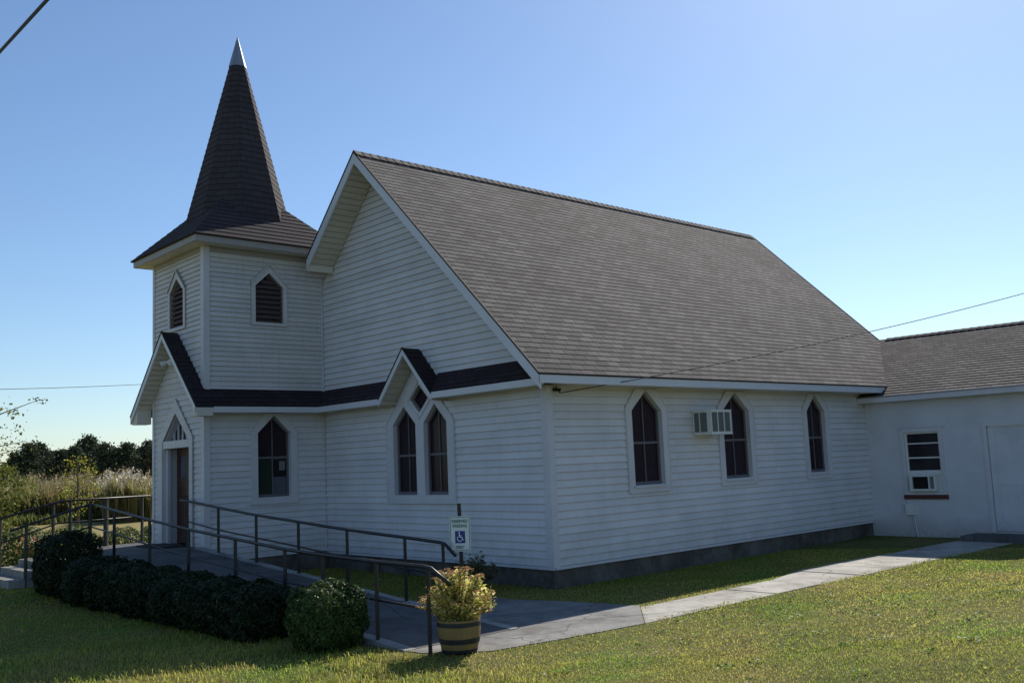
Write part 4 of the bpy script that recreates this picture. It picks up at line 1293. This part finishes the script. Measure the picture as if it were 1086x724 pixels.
# ------------------------------------------------------------------ lawn blades
def inside(px, py, poly):
    r_ = np.zeros(len(px), bool); n = len(poly)
    for i in range(n):
        x1_, y1_ = poly[i]; x2_, y2_ = poly[(i + 1) % n]
        cnd = ((y1_ > py) != (y2_ > py)) & (px < (x2_ - x1_) * (py - y1_) / (y2_ - y1_ + 1e-12) + x1_)
        r_ ^= cnd
    return r_
walkpoly = [(2.52, -.66), (3.33, -1.64), (3.33, 1.3), (3.36, 6.0), (3.44, 10.83), (2.34, 10.83), (2.15, 5.0), (2.22, 3.3), (2.50, 2.6)]
def field(x, y, s, ph):
    return (np.sin(x * s + ph) * np.sin(y * s * 1.13 + ph * 2) + .6 * np.sin(x * s * 2.3 + y * s * 1.7 + ph * 3) + .4 * np.sin(x * s * 4.7 - y * s * 3.9 + ph)) / 2
def blades(name, x0, x1, y0, y1, dens, h0, h1, wdt, label=None, maxd=99, mind=0):
    n = int((x1 - x0) * (y1 - y0) * dens)
    x = rng.random(n) * (x1 - x0) + x0; y = rng.random(n) * (y1 - y0) + y0
    dx, dy = x - CAM.x, y - CAM.y
    dist = np.hypot(dx, dy)
    dep = dx * fw.x + dy * fw.y; lat = dx * r0.x + dy * r0.y
    ok = (dep > 0) & (np.abs(lat) < dep * .60 + .6) & (dist < maxd) & (dist >= mind)
    jx = x + field(x, y, 7, 1) * .05 + field(x, y, 1.6, 3) * .05; jy = y + field(x, y, 7, 2) * .05
    ok &= ~(inside(jx, jy, walkpoly) & inside(jx + .07, jy - .03, walkpoly)) & ~(inside(jx, jy, apron) & inside(jx + .05, jy - .06, apron))
    ok &= ~((x > -7.3) & (x < 2.32) & (y > -4.78) & (y < -2.88))
    ok &= ~((x > -10.5) & (x < -7.1) & (y > -4.8) & (y < -2.8)) & ~((x > -10.35) & (x < -8.45) & (y > -5.95) & (y < -4.7))
    ok &= ~((x > -9.6) & (x < .02) & (y > 0)) & ~((x > -9.9) & (x < TD + .02) & (y > TF)) & ~((x > 0) & (y > 9.98) & (x > 2.3)) & ~((x > -.1) & (y > 10.8))
    ok &= ~(np.hypot(x - BX, y - BYY) < .24)
    x, y, dist = x[ok], y[ok], dist[ok]; n = len(x)
    z = ground_h(x, y)
    hgt = (h0 + (h1 - h0) * rng.random(n) ** 1.5) * (1 + .35 * field(x, y, 1.1, 4))
    a = rng.random(n) * 6.283; lean = .45 + .9 * rng.random(n)
    w_ = wdt * (.7 + .6 * rng.random(n)) * np.clip(dist / 9, .8, 2.2)
    base = np.stack([x, y, z - .005], 1)
    wd = np.stack([-np.sin(a), np.cos(a), 0 * a], 1) * w_[:, None] * .5
    ld = np.stack([np.cos(a), np.sin(a), 0 * a], 1)
    mid = base + ld * (hgt * lean * .3)[:, None] + np.array([0, 0, 1]) * (hgt * .62)[:, None]
    tip = base + ld * (hgt * lean)[:, None] + np.array([0, 0, 1]) * (hgt * (1.05 - .35 * lean))[:, None]
    v = np.stack([base - wd, base + wd, mid + wd * .8, mid - wd * .8, tip], 1)
    me = bpy.data.meshes.new(name)
    me.vertices.add(n * 5); me.vertices.foreach_set('co', v.reshape(-1))
    idx = (np.arange(n)[:, None] * 5 + np.array([0, 1, 2, 3, 3, 2, 4])[None]).reshape(-1)
    me.loops.add(n * 7); me.loops.foreach_set('vertex_index', idx)
    me.polygons.add(n * 2)
    ls = (np.arange(n)[:, None] * 7 + np.array([0, 4])[None]).reshape(-1); lt = np.tile([4, 3], n)
    me.polygons.foreach_set('loop_start', ls); me.polygons.foreach_set('loop_total', lt)
    me.update(calc_edges=True)
    g1 = np.array((.320, .365, .058)); g2 = np.array((.480, .455, .095)); br1 = np.array((.52, .400, .150)); lush = np.array((.270, .440, .050))
    f1 = np.clip(.55 + field(x, y, .8, 1.0) * 1.5 + rng.normal(0, .25, n), 0, 1)[:, None]
    f2 = np.clip(field(x, y, 1.7, 2.0) * 2.2 - .35 + rng.normal(0, .30, n), 0, 1)[:, None]
    f3 = np.clip(field(x, y, 1.2, 5.0) * 2.0 - .45 + rng.normal(0, .2, n), 0, 1)[:, None]
    c = g1 * (1 - f1) + g2 * f1
    c = c * (1 - f2 * .6) + br1 * f2 * .6
    c = c * (1 - f3 * .8) + lush * f3 * .8
    dry = (rng.random(n) < .05)[:, None]
    c = np.where(dry, br1 * (1 + rng.normal(0, .15, (n, 1))), c) * (1 + rng.normal(0, .14, (n, 1)))
    c = np.clip(c, .005, 1)
    ca = me.color_attributes.new('col', 'FLOAT_COLOR', 'POINT')
    c5 = np.ones((n, 5, 4)); c5[:, :, :3] = c[:, None, :]
    ca.data.foreach_set('color', c5.reshape(-1))
    o = link(name, me, 'grass')
    return tag(o, label, None, None, 'stuff')
blades('short_grass', -3, 11.5, -10.5, 2.0, 2300, .020, .048, .0055, 'short mown lawn grass, yellow green with dry patches', maxd=10.5)
blades('short_grass', -9, 11.5, -10.5, 10.9, 950, .022, .046, .0065, 'short mown lawn grass, yellow green with dry patches', mind=10.5, maxd=22)
# a few clumps of taller grass at the lawn's near edge
blades('tall_grass_tufts', -1.5, 5.0, -8.6, -4.95, 380, .06, .12, .006, 'longer grass blades at the near edge of the shaded lawn')

# fallen leaves on the lawn
m = 800
x = rng.random(m) * 9 - 1; y = rng.random(m) * 13 - 8
ok = ~inside(x, y, walkpoly) & ~inside(x, y, apron) & (x > 2.3)
x, y = x[ok], y[ok]
lf = leaf_mesh('fallen_leaves', np.stack([x, y, ground_h(x, y) + .045], 1), rng.normal(0, .4, (len(x), 3)) + np.array([0, 0, 1]), np.full(len(x), .020), palette(len(x), [(.34, .22, .09), (.62, .58, .46), (.26, .13, .06)]), 'dry', None, 1.2)
tag(lf, 'scattered small dry leaves on the lawn', None, None, 'stuff')

wc = np.stack([rng.random(170) * 8 + 1.5, rng.random(170) * 12 - 8.5], 1)
ok = ~inside(wc[:, 0], wc[:, 1], walkpoly) & ~inside(wc[:, 0], wc[:, 1], apron) & ((wc[:, 0] > 3.7) | (wc[:, 1] < -5.6))
wc = wc[ok]
wp = np.repeat(wc, 16, 0) + rng.normal(0, .055, (len(wc) * 16, 2))
wd_ = leaf_mesh('lawn_weeds', np.stack([wp[:, 0], wp[:, 1], ground_h(wp[:, 0], wp[:, 1]) + .035], 1), rng.normal(0, .45, (len(wp), 3)) + np.array([0, 0, 1]), .022 * (.6 + .9 * rng.random(len(wp))), palette(len(wp), [(.20, .30, .06), (.30, .36, .10), (.14, .22, .04)]), 'grass', None, 1.7)
tag(wd_, 'broad leaved weeds and clover scattered through the lawn', None, None, 'stuff')

# ------------------------------------------------------------------ far field edge: reeds, pines, trees
def polar(az, d): return (CAM.x + d * math.cos(R(az)), CAM.y + d * math.sin(R(az)))
def reeds(name, az0, az1, d0, d1, n, h0, h1, cols, plume, label):
    az = az0 + (az1 - az0) * rng.random(n); d = d0 + (d1 - d0) * rng.random(n)
    x = CAM.x + d * np.cos(np.radians(az)); y = CAM.y + d * np.sin(np.radians(az))
    z = ground_h(x, y)
    hh = (h0 + (h1 - h0) * rng.random(n)) * (1 + .18 * np.sin(az * 5.1) * np.sin(az * 2.3 + 1))
    a = rng.random(n) * 6.283
    ln = .12 + .25 * rng.random(n)
    w_ = .05 + .05 * rng.random(n)
    base = np.stack([x, y, z], 1); wd = np.stack([-np.sin(a), np.cos(a), 0 * a], 1) * w_[:, None] * .5
    ld = np.stack([np.cos(a), np.sin(a), 0 * a], 1)
    mid = base + ld * (hh * ln * .35)[:, None] + np.array([0, 0, 1]) * (hh * .6)[:, None]
    tip = base + ld * (hh * ln)[:, None] + np.array([0, 0, 1]) * hh[:, None]
    v = np.stack([base - wd, base + wd, mid + wd * .9, mid - wd * .9, tip], 1)
    me = bpy.data.meshes.new(name); me.vertices.add(n * 5); me.vertices.foreach_set('co', v.reshape(-1))
    idx = (np.arange(n)[:, None] * 5 + np.array([0, 1, 2, 3, 3, 2, 4])[None]).reshape(-1)
    me.loops.add(n * 7); me.loops.foreach_set('vertex_index', idx); me.polygons.add(n * 2)
    ls = (np.arange(n)[:, None] * 7 + np.array([0, 4])[None]).reshape(-1)
    me.polygons.foreach_set('loop_start', ls); me.polygons.foreach_set('loop_total', np.tile([4, 3], n)); me.update(calc_edges=True)
    c = palette(n, cols, None, .2)
    ca = me.color_attributes.new('col', 'FLOAT_COLOR', 'POINT'); c5 = np.ones((n, 5, 4)); c5[:, :, :3] = c[:, None, :]
    ca.data.foreach_set('color', c5.reshape(-1))
    o = link(name, me, 'grass'); tag(o, label, None, None, 'stuff')
    if plume:
        k = rng.random(n) < plume[0]
        P_ = np.repeat(tip[k], 9, 0) + rng.normal(0, 1, (k.sum() * 9, 3)) * np.array([.06, .06, .16])
        q = leaf_mesh('reed_plumes', P_, rng.normal(size=P_.shape), .07 * (.6 + .8 * rng.random(len(P_))), palette(len(P_), plume[1]), 'dry')
        tag(q, plume[2], None, None, 'stuff')
reeds('reed_bed', 157.0, 171, 56, 74, 26000, 1.4, 2.25, [(.20, .21, .07), (.26, .23, .10), (.15, .18, .055), (.28, .19, .10)], (.035, [(.40, .31, .20), (.32, .25, .16)], 'feathery tan plumes of the reed bed'), 'tall green and tan reeds along the far edge of the field')
reeds('pampas_clump', 158.2, 160.7, 51, 56, 3600, 1.4, 2.15, [(.20, .20, .07), (.25, .22, .10)], (.06, [(.56, .50, .42), (.44, .38, .30)], 'white feathery plumes of the pampas clump'), 'clump of pampas like grass with white plumes beside the tower')
reeds('reed_bed', 157.0, 171, 54, 56.5, 2500, .3, .6, [(.16, .17, .06), (.12, .15, .04)], None, 'rough low grass at the foot of the reeds')

def tree(name, x, y, H, cw, label, cat='tree', cols=None, group=None, n=2600, leaf=.5, base=.3, pine=True, bare=0., spread=1.):
    z0 = float(ground_h(x, y)); root = empty(name, (x, y, z0 - .1), label, cat, group)
    tk = MB()
    lean = rng.normal(0, .02, 2) * H
    top = Vector((x + lean[0], y + lean[1], z0 + H * .93))
    b0_ = Vector((x, y, z0 - .2))
    tk.tube([b0_, b0_.lerp(top, .35), b0_.lerp(top, .7), top], [H * .018, H * .014, H * .009, H * .003], 7)
    C_ = []
    nb = 26
    for k in range(nb):
        t_ = base + (1 - base) * (k + rng.random()) / nb
        p_ = b0_.lerp(top, t_)
        prof = (math.sin(math.pi * min(1, (t_ - base) / (1 - base) * .86 + .12))) ** .8
        a = k * 2.4 + rng.random() * 1.2; ln = cw * prof * (.55 + .6 * rng.random())
        e = p_ + Vector((math.cos(a) * ln, math.sin(a) * ln, ln * (.15 + .35 * rng.random())))
        tk.tube([p_, p_.lerp(e, .5) + Vector((0, 0, ln * .06)), e], [H * .005, H * .0035, H * .0012], 5)
        for q in range(3):
            s_ = .45 + .55 * (q + rng.random()) / 3
            C_.append((np.array(p_.lerp(e, s_)) + rng.normal(0, cw * .08, 3), cw * (.20 + .14 * rng.random())))
    C_.append((np.array(top), cw * .22))
    tk.build('trunk', 'bark', root)
    if bare: C_ = [c for c in C_ if rng.random() > bare]
    per = n // len(C_)
    P_ = np.concatenate([c + rng.normal(0, 1, (per, 3)) * s * spread * np.array([.75, .75, .42]) for c, s in C_])
    tone = np.repeat(.75 + .5 * rng.random(len(C_)), per)[:, None]
    cols = cols or [(.048, .068, .040), (.065, .086, .046), (.085, .098, .052)]
    leaf_mesh('crown', P_, rng.normal(size=P_.shape) + np.array([0, 0, .5]), leaf * (.5 + .7 * rng.random(len(P_))), np.clip(palette(len(P_), cols) * tone, .004, 1), 'tree_leaf', root, 1.3)
    return root
k = 0
azs = np.arange(156.6, 165.4, .31)
for i, az in enumerate(azs):
    d = 225 + 18 * math.sin(i * 2.7) + rng.random() * 14
    # skyline heights follow the photograph: rising from left to a dip and up again
    px = (165.63 - az) / (165.63 - 158.28) * 160
    prof = np.interp(px, [0, 15, 35, 50, 62, 75, 88, 100, 118, 140, 160, 200], [5.8, 8.2, 10.6, 9.2, 8.6, 9.8, 12.2, 9.7, 9.0, 9.7, 10.3, 10.8])
    H = prof * (.93 + .12 * rng.random())
    x, y = polar(az, d)
    warm = rng.random() < .07
    cols = [(.11, .095, .05), (.14, .10, .05)] if warm else None
    tree('deciduous_tree' if warm else 'pine_tree', x, y, H, H * (.24 if not warm else .26),
         'rusty brown tree in the far line of dark pines' if warm else 'dark green pine in the far tree line beyond the reeds', cols=cols, group='trees in the far tree line', n=3000, leaf=.40, base=.16)
# under-storey at the foot of the tree line
reeds('undergrowth', 138, 172, 205, 222, 19000, 2.0, 4.8, [(.05, .06, .025), (.08, .065, .035), (.04, .05, .02)], None, 'dark undergrowth along the foot of the tree line')
# young yellow-leaved tree in the reeds, left tree with thin yellow foliage, green shrub
x, y = polar(161.9, 47); tree('young_tree', x, y, 3.3, 1.1, 'slender young tree with bright yellow leaves in front of the reeds', cols=[(.40, .36, .05), (.30, .32, .05)], n=420, leaf=.11, base=.25, bare=.25)
x, y = polar(167.6, 38); tree('bare_tree', x, y, 6.4, 2.3, 'half bare tree with sparse yellow green leaves at the left edge', cols=[(.26, .25, .06), (.18, .20, .05)], n=1500, leaf=.085, base=.25, bare=.2, spread=.45)
x, y = polar(166.0, 50); tree('willow_shrub', x, y, 3.0, 1.5, 'rounded yellow green shrub in front of the reeds at the left', cat='shrub', cols=[(.20, .21, .05), (.15, .18, .04)], n=3000, leaf=.13, base=.05)

# ------------------------------------------------------------------ overhead wires
def wire(a, b, sag, r_, name, label):
    a, b = Vector(a), Vector(b); pts = []
    for k in range(33):
        t_ = k / 32; p_ = a.lerp(b, t_); p_.z -= 4 * sag * t_ * (1 - t_); pts.append(p_)
    o = MB().tube(pts, r_, 6).build(name, 'cable', smooth=True)
    return tag(o, label, 'cable')
d1 = Vector((-.899, .223, .377)); d2 = Vector((-.8705, .2527, .4224))
wa_, wb_ = CAM + d1 * 12.0, CAM + d2 * 10.0
e = (wb_ - wa_)
wire(wa_ - e * 14, wb_ + e * 9, 0.0, .018, 'power_line', 'thick black cable crossing the top left corner of the sky')
a_ = CAM + Vector((-.9654, .2455, .0884)) * 62; b_2 = CAM + Vector((-.9282, .3603, .0930)) * 70
e = (b_2 - a_)
wire(a_ - e * .8, b_2 + e * 1.6, .35, .020, 'power_line', 'thin dark wire low in the sky left of the porch gable')
wire((.16, .16, 2.90), (6.4, 17.9, 6.75), .30, .009, 'service_cable', 'service cable running from the nave corner up past the annex roof')
